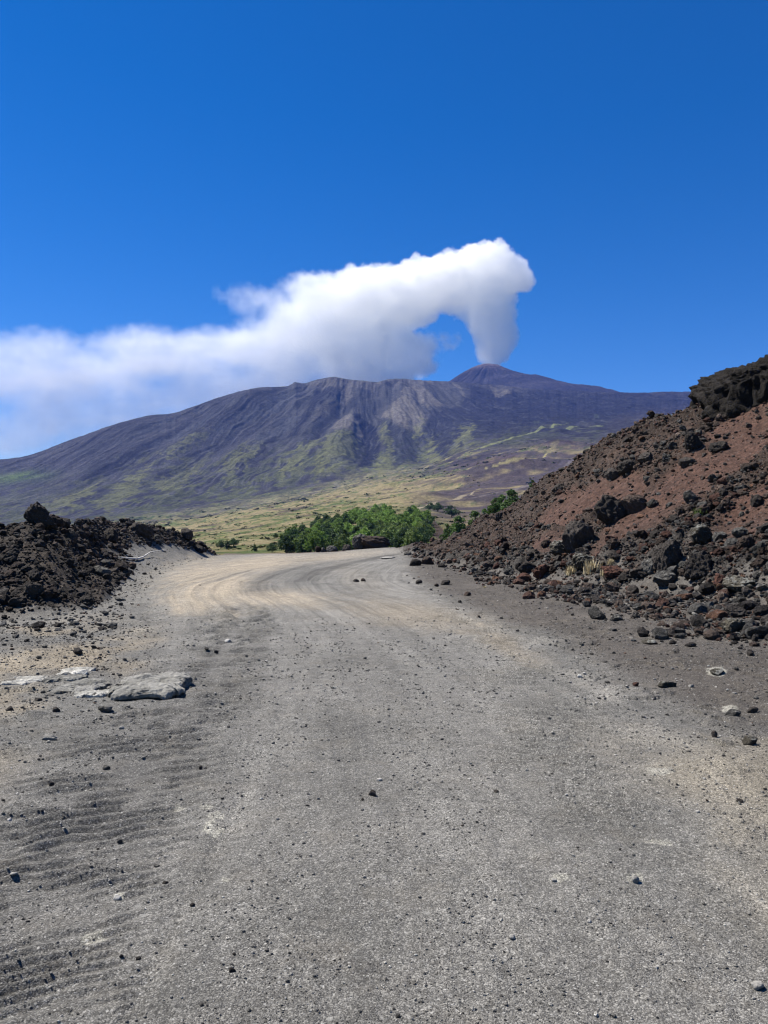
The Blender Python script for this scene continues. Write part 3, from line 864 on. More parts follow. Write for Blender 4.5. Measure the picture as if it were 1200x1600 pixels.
for P in ([(508, 700), (530, 692), (556, 700), (552, 722), (538, 740), (500, 758), (490, 748)], [(585, 738), (590, 718), (612, 711), (613, 728), (600, 742)], [(662, 712), (668, 692), (676, 688), (690, 712), (688, 722)],
          [(594, 676), (604, 668), (612, 690), (610, 708), (598, 700)], [(645, 672), (660, 668), (662, 684), (648, 690)], [(700, 700), (722, 676), (742, 668), (736, 690), (712, 706)],
          [(430, 740), (480, 704), (498, 700), (470, 740), (440, 762)], [(340, 742), (392, 706), (420, 700), (400, 726), (356, 756)], [(240, 760), (300, 722), (330, 712), (308, 742), (262, 776)], [(150, 790), (200, 752), (236, 740), (214, 770), (170, 804)], [(60, 800), (110, 772), (160, 750), (140, 780), (90, 806)], [(250, 720), (300, 690), (330, 684), (300, 704), (262, 728)], [(180, 730), (230, 712), (250, 712), (215, 728)]):
    fpoly(P, OLV, 0.62, 4, 16)
for P in ([(330, 628), (400, 608), (450, 606), (420, 640), (370, 664), (300, 690), (280, 684)], [(200, 662), (270, 648), (250, 670), (150, 714), (90, 730), (120, 700)], [(300, 700), (380, 664), (430, 650), (400, 690), (330, 724), (260, 752)], [(140, 740), (240, 700), (260, 704), (180, 746), (90, 780)]):
    fpoly(P, NAVY2, 0.45, 8, 14)
for P in ([(455, 604), (480, 600), (440, 640), (380, 672), (330, 690), (380, 652), (420, 630)], [(360, 640), (380, 634), (320, 668), (240, 700), (290, 668)], [(440, 664), (470, 655), (440, 690), (390, 716), (400, 696)], [(300, 640), (330, 632), (260, 668), (190, 700), (220, 678)]):
    fpoly(P, (0.11, 0.10, 0.108), 0.6, 5, 12)
# purple scoria cone in the middle of the valley
fpaint(np.exp(-(((FU - 868) / 42) ** 2 + ((FV - 702) / 17) ** 2) ** 2) * 0.8, (0.082, 0.062, 0.072))
fpaint(np.exp(-(((FU - 790) / 52) ** 2 + ((FV - 733) / 10) ** 2) ** 2) * 0.75, (0.085, 0.058, 0.060))
fpaint(np.exp(-(((FU - 800) / 70) ** 2 + ((FV - 640) / 26) ** 2) ** 1) * 0.0, LAVA)
fpaint(np.exp(-(((FU - 795) / 34) ** 2 + ((FV - 605) / 6) ** 2) ** 1.5) * 0.75, (0.15, 0.12, 0.115))
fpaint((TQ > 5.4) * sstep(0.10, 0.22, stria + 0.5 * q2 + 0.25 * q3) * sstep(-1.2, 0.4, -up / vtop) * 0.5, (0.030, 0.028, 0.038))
fpaint((TQ > 5.4) * sstep(0.22, 0.34, stria2 + 0.4 * q3 - 0.2 * stria) * 0.45, (0.16, 0.14, 0.14))
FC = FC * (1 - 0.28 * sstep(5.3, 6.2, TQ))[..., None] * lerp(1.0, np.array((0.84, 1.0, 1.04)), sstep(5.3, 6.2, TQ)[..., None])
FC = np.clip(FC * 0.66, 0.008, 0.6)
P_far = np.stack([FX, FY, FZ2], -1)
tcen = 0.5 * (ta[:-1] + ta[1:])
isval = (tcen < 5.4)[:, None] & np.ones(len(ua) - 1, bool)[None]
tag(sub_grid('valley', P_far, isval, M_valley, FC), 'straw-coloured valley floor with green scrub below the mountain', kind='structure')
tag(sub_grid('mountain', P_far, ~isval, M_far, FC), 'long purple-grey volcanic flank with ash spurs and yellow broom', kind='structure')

# --- the smoking summit cone, farther back
CD = 5850.0
cx, cyy = (765 - 600) / F * CD, CD
nr, na = 150, 420
rr = np.linspace(0, 1, nr) ** 1.15 * 1450
th = np.linspace(0, 2 * math.pi, na, endpoint=False)
R_, T_ = np.meshgrid(rr, th, indexing='ij')
peak = EYE + (HY - 567.5) / F * CD
right = 0.5 + 0.5 * np.cos(T_)           # 1 towards +x
profL = smooth_interp(R_, [0, 41, 96, 174, 302, 440, 731, 1550], [0, 2, 20, 60, 139, 197, 311, 567])
profR = smooth_interp(R_, [0, 41, 96, 174, 311, 440, 548, 695, 841, 1550], [0, 5, 27, 64, 102, 123, 157, 190, 208, 475])
hC = peak - lerp(profL, profR, sstep(0.3, 0.8, right))
CXw, CYw = cx + R_ * np.cos(T_), cyy + 0.4 * R_ * np.sin(T_)
hC -= 14 * np.exp(-(R_ / 34) ** 2)
hC += sstep(60, 260, R_) * (10 * ridged(T_ * 14 / math.pi * 2, R_ / 900, 3, 151) * (R_ > 1) + 8 * fbm(CXw / 90, CYw / 90, 4, 153)) + 2.5 * fbm(CXw / 22, CYw / 22, 3, 155)
V = np.stack([CXw, CYw, hC], -1)
cc = lerp(np.array((0.12, 0.092, 0.088)), np.array((0.034, 0.031, 0.036)), sstep(60, 230, R_ + 60 * fbm(CXw / 60, CYw / 60, 3, 157))[..., None])
idx = np.arange(nr * na).reshape(nr, na); nx = np.roll(idx, -1, 1)
q = np.stack([idx[:-1], idx[1:], nx[1:], nx[:-1]], -1).reshape(-1, 4)
tag(new_mesh('volcano_cone', V, q, M_far, True, cc.reshape(-1, 3)), 'distant dark summit cone with a pale pinkish crater rim', kind='structure')

# ------------------------------------------------------------------ air
hz = bpy.data.meshes.new('haze')
x0, x1, y0, y1, z0, z1 = -9000, 9000, -60, 7500, -1700, peak + 60
import bmesh
bm = bmesh.new(); bmesh.ops.create_cube(bm, size=1)
for v in bm.verts:
    v.co = Vector((x0 if v.co.x < 0 else x1, y0 if v.co.y < 0 else y1, z0 if v.co.z < 0 else z1))
bm.to_mesh(hz); bm.free()
ho = bpy.data.objects.new('haze', hz); COL.link(ho); tag(ho, 'thin blue air over the valley and mountain', kind='stuff')
hm = bpy.data.materials.new('air'); hm.use_nodes = True
hn = hm.node_tree; hn.nodes.clear()
pv = hn.nodes.new('ShaderNodeVolumePrincipled'); oo = hn.nodes.new('ShaderNodeOutputMaterial')
pv.inputs['Color'].default_value = (0.15, 0.30, 1.0, 1); pv.inputs['Density'].default_value = 3.5e-5
pv.inputs['Anisotropy'].default_value = 0.0
hn.links.new(pv.outputs[0], oo.inputs['Volume'])
hz.materials.append(hm)

# ------------------------------------------------------------------ stones and rocks
def ico(sub):
    bm = bmesh.new(); bmesh.ops.create_icosphere(bm, subdivisions=sub, radius=1.0)
    V = np.array([v.co[:] for v in bm.verts]); Fc = np.array([[v.index for v in f.verts] for f in bm.faces]); bm.free()
    return V, Fc


ICO = {k: ico(k) for k in (1, 2, 3, 4, 5, 6)}


def n3(V, f, seed, o=4, gain=0.5):
    a = fbm(V[:, 0] * f + V[:, 2] * f * 0.83 + 3.1, V[:, 1] * f - V[:, 2] * f * 0.71, o, seed, gain)
    b = fbm(V[:, 2] * f + V[:, 1] * f * 0.77 - 1.7, V[:, 0] * f - V[:, 1] * f * 0.69 + 5.5, o, seed + 13, gain)
    return a + b


def w3(V, f, seed):
    a, r = worley(V[:, 0] * f + 0.6 * V[:, 2] * f, V[:, 1] * f + 0.5 * V[:, 2] * f, seed)
    b, r2 = worley(V[:, 2] * f + 0.5 * V[:, 0] * f, V[:, 1] * f * 0.8 - 0.7 * V[:, 0] * f, seed + 5)
    return 0.5 * (a + b), r


def rock_verts(seed, sub=3, cuts=9, rough=0.10, clinker=0.0, flat=1.0):
    r = np.random.default_rng(seed)
    V, Fc = ICO[sub]; V = V.copy()
    V = V * (1 + 0.22 * n3(V, 0.8, seed % 90, 2))[:, None]
    for _ in range(cuts):
        n = r.normal(size=3); n /= np.linalg.norm(n)
        d = r.uniform(0.52, 0.88)
        e = V @ n - d
        V = V - np.where(e > 0, e * 0.92, 0)[:, None] * n
    nn = V / (np.linalg.norm(V, axis=1)[:, None] + 1e-6)
    V = V + nn * (rough * n3(V, 2.6, seed % 80 + 7, 5, 0.6))[:, None]
    if clinker:
        f, q = w3(V, 3.4, seed % 60); f2, q2_ = w3(V, 7.5, seed % 50 + 3)
        V = V + nn * (clinker * (0.55 - f) * (0.4 + q) + 0.45 * clinker * (0.5 - f2))[:, None]
    V[:, 2] *= flat
    return V, Fc


def rock_obj(name, seed, pos, size, mat, sub=3, cuts=9, rough=0.10, clinker=0.0, sink=0.3, yaw=None, smooth=None, label=None, cat='rock', group=None):
    """one rock: size = (width, depth, height) in metres, resting on pos"""
    V, Fc = rock_verts(seed, sub, cuts, rough, clinker)
    V = V / np.abs(V).max(0)
    V = V * np.array(size) / 2
    yaw = (seed * 1.37 % 6.28) if yaw is None else yaw
    r = np.random.default_rng(seed)
    rv = np.full(len(V), r.random())
    o = new_mesh(name, V, Fc, mat, True if smooth is None else smooth, attrs={'rv': rv})
    o.rotation_euler = (0, 0, yaw)
    o.location = (pos[0], pos[1], pos[2] + size[2] * (0.5 - sink))
    tag(o, label, cat, group)
    return o


def pxsize(w, Y):
    return w * Y / F


def stone(u, v, w, h, mat, label, seed, name='stone', cat='stone', group=None, depth=0.9, **kw):
    p = hit(u, v)
    W = pxsize(w, p.y) * 0.92; H = pxsize(h, p.y) * 0.85
    return rock_obj(name, seed, p, (W, W * depth, H * 1.25), mat, label=label, cat=cat, group=group, yaw=kw.pop('yaw', 0.2 * math.sin(seed)), sink=kw.pop('sink', 0.30), **kw)


# loose stones one can point at (bottom-centre pixel, width, height)
STONES = [
    (582, 1243, 15, 13, M_lava, 'black angular stone lying alone in the middle of the track', 'stone'),
    (592, 1220, 12, 5, M_white, 'small pinkish-white chip just behind the black stone on the track', 'stone'),
    (566, 1251, 6, 5, M_lava, 'tiny black pebble beside the black stone on the track', 'pebble'),
    (775, 1239, 9, 6, M_lava, 'black pebble on the pale right half of the track', 'pebble'),
    (723, 1292, 6, 4, M_lava, 'tiny black pebble on pale gravel right of the track centre', 'pebble'),
    (556, 909, 12, 6, M_lava, 'dark stone left of a close pair on the far bend', 'stone'),
    (568, 908, 10, 6, M_brown, 'brown stone right of a close pair on the far bend', 'stone'),
    (697, 914, 18, 11, M_lava, 'black block at the foot of the red slope beyond the road edge', 'rock'),
    (683, 917, 9, 7, M_brown, 'small brown stone beside the black block near the slope foot', 'stone'),
    (655, 912, 13, 8, M_lava, 'black wedge-shaped rock on the inner edge of the bend', 'rock'),
    (731, 931, 13, 9, M_brown, 'reddish-brown rounded stone right of the bend', 'stone'),
    (718, 942, 7, 5, M_lava, 'small black stone below the reddish-brown one right of the bend', 'stone'),
    (793, 911, 10, 8, M_lava, 'black stone resting at the grey foot of the slope', 'stone'),
    (798, 918, 11, 8, M_brown, 'dark brown stone touching the slope foot beside a black one', 'stone'),
    (963, 970, 23, 17, M_lava_pale, 'grey angular rock with a sunlit left face on the right verge', 'rock'),
    (992, 967, 16, 10, M_lava, 'black rough rock right of the grey angular one', 'rock'),
    (958, 986, 15, 8, M_lava_pale, 'low grey stone in front of the grey angular rock', 'stone'),
    (1016, 1006, 29, 11, M_crust, 'flat lichen-crusted rock lying on the dark right verge', 'rock'),
    (1078, 1010, 20, 9, M_lava, 'flat black rock beside the lichen-crusted one', 'rock'),
    (1042, 1073, 33, 15, M_crust, 'pale-topped flat rock with a black shadowed front, right verge', 'rock'),
    (993, 1072, 12, 10, M_red, 'rust-red rounded stone on the right verge', 'stone'),
    (1080, 1074, 10, 8, M_white, 'pale round stone between flat rocks on the right verge', 'stone'),
    (1172, 1024, 14, 9, M_lava, 'black stone near the right picture edge above the pale slab', 'stone'),
    (1146, 1118, 28, 12, M_lava_pale, 'flat pale grey slab low on the right verge', 'rock'),
    (1176, 1113, 18, 12, M_lava, 'black lump behind the flat pale grey slab', 'rock'),
    (1116, 1152, 13, 14, M_lava, 'upright black stone alone on the right verge', 'stone'),
    (1172, 1163, 30, 18, M_crust, 'rough brownish lump at the right edge of the verge', 'rock'),
    (1120, 1053, 30, 10, M_crust, 'half-buried pale grey stone on the right verge', 'rock'),
    (1184, 1545, 24, 14, M_white, 'whitish stone in the bottom right corner', 'stone'),
    (993, 1380, 15, 13, M_white, 'white pointed chip on the tan gravel right of the track', 'stone'),
    (800, 1467, 11, 9, M_white, 'cream stone low on the track right of centre', 'stone'),
    (783, 1439, 6, 6, M_white, 'tiny cream pebble above the larger cream stone', 'pebble'),
    (921, 1443, 8, 6, M_white, 'tiny white pebble on dark gravel below the white chip', 'pebble'),
    (865, 1377, 11, 6, M_white, 'whitish flat pebble left of the white pointed chip', 'pebble'),
    (905, 1059, 11, 8, M_white, 'white stone on the right edge of the track', 'stone'),
    (969, 1330, 5, 4, M_lava, 'tiny black pebble up on the tan right side', 'pebble'),
    (184, 1406, 16, 10, M_white, 'white rounded stone on the left tread marks', 'stone'),
    (14, 1283, 9, 7, M_white, 'small white stone at the left edge of the verge', 'stone'),
    (21, 1370, 14, 7, M_white, 'flat white stone near the lower left edge', 'stone'),
    (186, 1316, 11, 7, M_lava_pale, 'grey pebble with a dark side on the tread marks', 'stone'),
    (245, 1355, 11, 6, M_lava_pale, 'small grey stone above a black one on the tread marks', 'stone'),
    (257, 1381, 12, 6, M_lava, 'black stone lying flat on the tread marks', 'stone'),
    (301, 1416, 9, 7, M_lava, 'small black stone among chips left of the track centre', 'stone'),
    (363, 1519, 13, 9, M_lava, 'rough black stone low on the left half of the track', 'stone'),
    (365, 1493, 7, 5, M_lava, 'tiny black pebble above the rough black stone', 'pebble'),
    (216, 1500, 10, 6, M_lava, 'small black stone in the lower left of the track', 'stone'),
    (189, 1496, 8, 6, M_lava, 'tiny black stone left of a slightly larger one, lower left', 'pebble'),
    (338, 1022, 8, 6, M_lava, 'lone black pebble on the left edge of the track', 'pebble'),
    (123, 1022, 18, 13, M_lava, 'black blocky rock on the tan left verge', 'rock'),
    (140, 997, 8, 7, M_lava, 'small black stone above the blocky one on the left verge', 'stone'),
    (91, 980, 14, 10, M_lava, 'black stone at the foot of the rubble mound', 'stone'),
    (87, 1112, 14, 11, M_lava, 'dark round stone below the grey slabs', 'stone'),
    (165, 1112, 24, 15, M_lava_pale, 'grey knobbly rock just below the broken slabs', 'rock'),
    (14, 1110, 13, 9, M_lava, 'black stone at the left edge below the slabs', 'stone'),
    (60, 1096, 14, 7, M_lava, 'low black stone under the leftmost slab', 'stone'),
    (80, 1228, 11, 9, M_lava, 'small black stone on the stony left verge', 'stone'),
    (166, 1202, 13, 9, M_lava_pale, 'dark grey stone left of the tread marks', 'stone'),
    (313, 1203, 7, 8, M_lava, 'tiny black stone with a white chip on the tread marks', 'stone'),
    (189, 1140, 10, 6, M_white, 'pale flat chip below the slabs on the verge', 'stone'),
    (357, 1004, 12, 6, M_white, 'pale patchy stone on the left tread band', 'stone'),
    (1156, 1254, 12, 8, M_lava, 'black stone at the right edge above the tan gravel', 'stone'),
    (1090, 1270, 9, 6, M_white, 'whitish pebble on the tan gravel by the right edge', 'pebble'),
]
for k, (u, v, w, h, m, lab, kind) in enumerate(STONES):
    stone(u, v, w, h, m, lab, 100 + k, name=kind, cat=kind, sub=4 if w > 18 else 3, rough=0.09, clinker=0.12 if m in (M_crust, M_lava) else 0.0)
stone(76, 1156, 34, 13, M_white, 'bone-white branching stone on the left verge below the slabs', 301, 'rock', 'rock', sub=4, cuts=14, rough=0.35, clinker=0.3, depth=0.5)

# broken pale slabs on the left verge
SL = [(28, 1072, 62, 9, 0.5, 'low pale slab furthest left in the broken row of slabs'), (96, 1068, 50, 9, 0.55, 'small pale slab behind the broken row'),
      (112, 1084, 76, 14, 0.8, 'cracked pale slab left of the large overhanging one'), (140, 1092, 44, 12, 0.6, 'low pale slab in front of the cracked one'),
      (222, 1090, 118, 21, 0.95, 'large flat grey slab with a dark undercut front edge'), (110, 1058, 44, 5, 0.8, 'thin pale slab at the back of the row')]
for k, (u, v, w, h, dp, lab) in enumerate(SL):
    p = hit(u, v - 3); W = pxsize(w, p.y) * (1.0 if k == 4 else 1.25); dp *= 1.3
    V, Fc = ICO[6]; V = np.sign(V) * np.abs(V) ** np.array((0.55, 0.6, 0.35))
    V = V / np.abs(V).max(0)
    th_ = np.arctan2(V[:, 1], V[:, 0])
    _w, _wr = worley(np.cos(th_) * 2.6 + k * 3.7, np.sin(th_) * 2.6, 203)
    rag = 0.84 + 0.22 * _wr + 0.10 * perlin(np.cos(th_) * 1.4 + k, np.sin(th_) * 1.4, 205) + 0.05 * fbm(np.cos(th_) * 9 + k, np.sin(th_) * 9, 3, 206)
    V[:, 0] *= rag; V[:, 1] *= rag
    up_ = V[:, 2] > 0.3
    V[:, 0] = np.where(V[:, 2] < 0, V[:, 0] * 0.92, V[:, 0]); V[:, 1] = np.where(V[:, 2] < 0, V[:, 1] * 0.84, V[:, 1])
    hs_ = max(pxsize(h, p.y) * 0.70, 0.05)
    V = V * np.array((W / 2, W * dp / 2, hs_))
    crk, _r = worley(V[:, 0] / 0.16 + 3 * k, V[:, 1] / 0.13, 207 + k)
    V[:, 2] += np.where(up_, 0.030 * fbm(V[:, 0] / 0.20 + k, V[:, 1] / 0.13, 5, 207, 0.62) - 0.028 * sstep(0.5, 0.85, crk) + 0.012 * (_r - 0.5), 0)
    V[:, 2] -= np.where(up_, 0.10 * hs_ * (V[:, 0] / (W / 2)) ** 2, 0)
    o = new_mesh('rock_slab', V, Fc, M_slab, True, attrs={'rv': np.full(len(V), 0.3 + 0.05 * k)})
    o.location = (p.x, p.y + W * dp * 0.35, p.z + hs_ * (-0.36 if k != 4 else -0.08)); o.rotation_euler = (math.radians(3), math.radians(-1.5), 0.1 * math.sin(k * 2))
    tag(o, lab, 'rock slab', 'broken pale slabs on the left verge')

# the big outcrop overhanging the red slope
V, Fc = rock_verts(511, 6, 2, 0.06)
V = V / np.abs(V).max(0)
V[:, 2] = np.sign(V[:, 2]) * np.abs(V[:, 2]) ** 0.62; V[:, 0] = np.sign(V[:, 0]) * np.abs(V[:, 0]) ** 0.58
YB = 30.0
V = V * np.array((3.75, 2.8, 2.05))
nn = V / np.linalg.norm(V, axis=1)[:, None]
f1, q1_ = w3(V, 0.9, 21); f2, q2_ = w3(V, 2.3, 23); f3, _ = w3(V, 5.5, 25)
V = V + nn * (0.6 * (0.5 - f1) + 0.52 * (0.5 - f2) * (0.6 + 0.6 * q2_) + 0.36 * (0.5 - f3) + 0.16 * n3(V, 2.2, 27, 5, 0.6))[:, None]
V[:, 2] += V[:, 0] * 0.03                                        # the top climbs to the right
under = V[:, 2] < -0.35 + 0.16 * V[:, 0]
V[:, 1] += np.where(under, np.clip(-0.35 + 0.16 * V[:, 0] - V[:, 2], 0, 1.5) * 1.5, 0)   # hollow under the brow
o = new_mesh('lava_outcrop', V, Fc, M_black, True, attrs={'rv': np.full(len(V), 0.2)})
o.location = ((1240 - 600) / F * YB, YB, EYE + (HY - 624) / F * YB)
tag(o, 'massive black lava outcrop overhanging the top of the red slope', 'outcrop')

# boulders and black clumps on the slopes
BOUL = [
    (1042, 890, 46, 50, M_lava, 'tall black clinker boulder left of a pair low on the slope'),
    (1020, 895, 34, 28, M_lava_pale, 'grey smooth-faced boulder against the left of the tall black one'),
    (1097, 902, 50, 44, M_lava, 'broad black boulder right of the pair low on the slope'),
    (1097, 850, 40, 34, M_crust, 'boulder with a white crusted top above the broad black one'),
    (1125, 845, 28, 20, M_lava_pale, 'grey boulder right of the white-topped one'),
    (1045, 912, 50, 22, M_lava_pale, 'low grey rock in front of the black boulder pair'),
    (905, 856, 52, 46, M_lava, 'ragged black clinker mass low on the left of the slope'),
    (880, 868, 42, 26, M_crust, 'white-streaked rock below the ragged black mass'),
    (915, 885, 44, 26, M_crust, 'lichen-pale sloping slab above the dry grass'),
    (960, 812, 56, 42, M_lava, 'black clinker mass halfway up between red chutes'),
    (990, 800, 44, 30, M_brown, 'brown lumpy rock against the black mass halfway up'),
    (1080, 785, 24, 20, M_lava_pale, 'blue-grey block in the middle of the red slope'),
    (1010, 722, 34, 18, M_lava, 'black ledge high on the slope under the skyline'),
    (985, 738, 40, 22, M_lava, 'dark ledge running down left from the high black one'),
    (960, 748, 30, 18, M_lava, 'lowest of the dark ledges below the skyline'),
    (1085, 700, 34, 26, M_lava, 'black rock just below the big outcrop'),
    (1125, 706, 34, 18, M_lava, 'dark rock on the edge of the upper red chute'),
    (1075, 728, 30, 16, M_lava, 'black rock at the head of the middle red chute'),
    (875, 770, 26, 16, M_lava, 'dark rock on the skyline of the slope'),
    (780, 815, 14, 16, M_lava, 'upright black block near the lower skyline of the slope'),
    (850, 900, 34, 20, M_red, 'rust-brown rock at the slope foot left of the dry grass'),
    (825, 895, 30, 20, M_lava, 'black rock at the slope foot left of the rust-brown one'),
    (820, 908, 26, 14, M_red, 'reddish block at the very foot of the slope'),
    (960, 905, 36, 22, M_red, 'rusty rock right of the dry grass tufts'),
    (1000, 902, 30, 22, M_lava, 'black rock between the rusty one and the grey boulder'),
    (1160, 925, 60, 26, M_crust, 'wide rough rock near the right edge at the slope foot'),
    (1170, 860, 34, 26, M_brown, 'brown boulder near the right edge of the slope'),
    (1150, 990, 44, 26, M_crust, 'knobbly greenish lava lump standing out on the right verge'),
    (1148, 965, 38, 20, M_lava, 'black lump behind the greenish one on the right verge'),
    (650, 884, 20, 12, M_lava, 'black block at the left tip of the slope'),
    (668, 882, 22, 14, M_brown, 'brown block near the left tip of the slope'),
    (1130, 915, 30, 20, M_red, 'rust-coloured rock right of the broad black boulder'),
    (170, 848, 30, 24, M_lava, 'dark boulder in the dip behind the rubble mound'),
    (48, 930, 34, 20, M_lava, 'dark boulder in the face of the left mound'),
    (158, 900, 30, 16, M_lava_pale, 'grey-topped rock on the right side of the left mound'),
    (215, 838, 44, 24, M_lava, 'black hump on the ridge behind the left mound'),
    (290, 842, 24, 20, M_lava, 'black rock on the low right end of the ridge'),
    (310, 862, 26, 12, M_lava, 'dark low rock where the ridge meets the road'),
    (85, 815, 26, 18, M_brown, 'brown block leaning on the right foot of the pinnacle'),
    (110, 846, 22, 20, M_lava, 'dark block stepping down right of the pinnacle'),
]
for k, (u, v, w, h, m, lab) in enumerate(BOUL):
    p = hit(u, v)
    W, H = pxsize(w, p.y), pxsize(h, p.y)
    rock_obj('boulder', 600 + k, p + Vector((0, W * 0.15, 0)), (W, W * 0.85, H * 1.3), m, sub=5 if w > 30 else 4, cuts=8, rough=0.13, clinker=0.30 if m != M_lava_pale else 0.1, sink=0.28, yaw=0.3 * math.sin(k * 1.7), label=lab, cat='boulder')

# pinnacle and block on top of the left mound
V, Fc = rock_verts(721, 5, 8, 0.14, 0.32)
V = V / np.abs(V).max(0)
V[:, 0] += 0.55 * np.clip(-V[:, 2], -0.2, 1) ; V[:, 0] *= np.where(V[:, 2] > 0, 1 - 0.30 * V[:, 2], 1)
p = hit(66, 826)
s = pxsize(1, p.y)
V = V * np.array((25 * s, 18 * s, 25 * s))
o = new_mesh('lava_pinnacle', V, Fc, M_lava, True, attrs={'rv': np.full(len(V), 0.15)}); o.location = (p.x - 8 * s, p.y, p.z + 13 * s)
tag(o, 'jagged black rock pinnacle crowning the left rubble mound', 'rock')
p = hit(118, 818); p.y += 0.3
rock_obj('rock', 723, p, (pxsize(13, p.y), pxsize(11, p.y), pxsize(13, p.y)), M_lava, sub=4, cuts=10, sink=0.0, label='small square black block perched on the left mound skyline', cat='rock')

# rocks beyond the brow of the road
for k, (u, v, w, h, m, lab) in enumerate([(580, 863, 64, 26, M_brown, 'wide brown lava hump beyond the brow of the road'), (563, 862, 32, 24, M_lava_pale, 'grey-faced rock forming the left end of the brown hump'),
                                   (540, 864, 16, 9, M_lava, 'small black rock left of the brown hump'), (518, 864, 20, 7, M_lava_pale, 'low pale rock on the brow of the road'),
                                   (497, 864, 10, 9, M_brown, 'small upright rock at the left of the brow rocks'), (505, 865, 12, 6, M_lava_pale, 'small pale stone among the brow rocks')]):
    Y = 55.0 if k < 2 else 53.0
    x = (u - 600) / F * Y; z = EYE + (HY - v) / F * Y
    W, H = pxsize(w, Y), pxsize(h, Y)
    rock_obj('rock', 740 + k, (x, Y + W * 0.2, z - 0.15), (W, W * 0.7, H + 0.35), m, sub=5 if w > 30 else 4, cuts=8, rough=0.15, clinker=0.2, sink=0.0, yaw=0.2, label=lab, cat='rock')
p = hit(607, 872)
rock_obj('rock_slab', 760, p, (pxsize(26, p.y), 1.6, 0.10), M_white, sub=4, cuts=5, rough=0.1, sink=0.35, yaw=0, label='whitish flat patch of rock on the inside of the bend', cat='rock slab')

# ---- loose lava rocks: the largest as single rocks, the small stuff as rubble
PROTO1 = [rock_verts(800 + k, 1, 5, 0.12) for k in range(8)]
PROTO2 = [rock_verts(820 + k, 2, 8, 0.26, 0.25) for k in range(10)]


def rots(n, r):
    q = r.normal(size=(n, 4)); q /= np.linalg.norm(q, axis=1)[:, None]
    w, x, y, z = q.T
    return np.stack([np.stack([1 - 2 * (y * y + z * z), 2 * (x * y - z * w), 2 * (x * z + y * w)], -1),
                     np.stack([2 * (x * y + z * w), 1 - 2 * (x * x + z * z), 2 * (y * z - x * w)], -1),
                     np.stack([2 * (x * z - y * w), 2 * (y * z + x * w), 1 - 2 * (x * x + y * y)], -1)], 1)


def merge(name, pos, size, cols, protos, mat, r, flat=0.8, sink=0.2, label=None):
    n = len(pos); R = rots(n, r); pid = r.integers(0, len(protos), n)
    Vs, Fs, Cs = [], [], []; off = 0
    asp = np.stack([r.uniform(0.75, 1.25, n), r.uniform(0.75, 1.2, n), r.uniform(0.6, 1.0, n)], -1)
    for k, (PVv, PF) in enumerate(protos):
        m = np.nonzero(pid == k)[0]
        if not len(m): continue
        V = PVv[None] * asp[m][:, None]
        V = np.einsum('nij,nvj->nvi', R[m], V)
        V[..., 2] *= flat
        V = V * size[m][:, None, None] * 0.5 + pos[m][:, None] + np.array((0, 0, 1)) * (size[m] * (0.5 * flat - sink))[:, None, None]
        f = PF[None] + (np.arange(len(m)) * len(PVv))[:, None, None] + off
        off += len(m) * len(PVv)
        Vs.append(V.reshape(-1, 3)); Fs.append(f.reshape(-1, 3)); Cs.append(np.repeat(cols[m], len(PVv), 0))
    o = new_mesh(name, np.concatenate(Vs), np.concatenate(Fs), mat, False, np.concatenate(Cs))
    return tag(o, label, kind='stuff')


def scatter(n, u0, u1, y0, y1, r, wfun, smin, smax, pw):
    """random spots on the near ground kept with probability wfun; sizes follow a power law"""
    u = r.uniform(u0, u1, n); Y = np.exp(r.uniform(math.log(y0), math.log(y1), n))
    x = (u - 600) / F * Y
    j = np.clip(np.searchsorted(A, (u - 600) / F), 1, len(A) - 1); i = np.clip(np.searchsorted(YN, Y), 1, len(YN) - 1)
    keep = r.random(n) < wfun(i, j)
    i, j, x, Y = i[keep], j[keep], x[keep], Y[keep]
    sz = smin * (1 - r.random(len(x)) * (1 - (smin / smax) ** pw)) ** (-1 / pw)
    return np.stack([x, Y, zat(x, Y)], -1), sz, i, j


def pick(cols, w, n, r):
    c = np.array(cols)[r.choice(len(cols), n, p=np.array(w) / sum(w))]
    return KA * c * r.uniform(0.7, 1.35, (n, 1))


BLK, BRN, RED, RST, GRY = (0.058, 0.050, 0.044), (0.112, 0.082, 0.065), (0.125, 0.068, 0.050), (0.15, 0.080, 0.050), (0.095, 0.09, 0.082)
r1 = np.random.default_rng(11)
pos, sz, ii, jj = scatter(200000, 610, 1900, 9, 46, r1, lambda i, j: np.maximum(np.maximum(roughR[i, j], 0.10 * RB[i, j]), 0.34 * sstep(-0.50, 0.02, tr_[i, j] + 0.3 * n1[i, j]) ** 1.5 * wr_[i, j] * (tr_[i, j] < 0.05)) * (0.25 + 0.75 * (tr_[i, j] < 1.05)) * np.clip(0.7 + 0.8 * n1[i, j], 0.15, 1), 0.05, 0.40, 1.9)
big = np.argsort(-sz / pos[:, 1]); inv = px_of(pos[:, 0], pos[:, 1], pos[:, 2])[0][big]; big = big[(inv < 1195) & (RB[ii[big], jj[big]] > 0.3)][:170]
cols = pick([BLK, BRN, RED, GRY, RST], [2.4, 7, 3, 2, 1.2], len(pos), r1)
low = tr_[ii, jj] < 0.3
cols[low] = pick([BLK, BRN, RED, GRY, RST], [4, 3, 1.5, 5, 1.3], int(low.sum()), r1)
rest = np.ones(len(pos), bool); rest[big] = False
smallm = rest & (sz < 0.11)
merge('rubble', pos[smallm], sz[smallm], cols[smallm], PROTO1, M_bank, r1, label='small brown and black lava rubble covering the red slope')
midm = rest & ~smallm
merge('rubble', pos[midm], sz[midm], cols[midm], PROTO2, M_bank, r1, label='fist-sized to head-sized lava rubble on the red slope')
PR3 = []
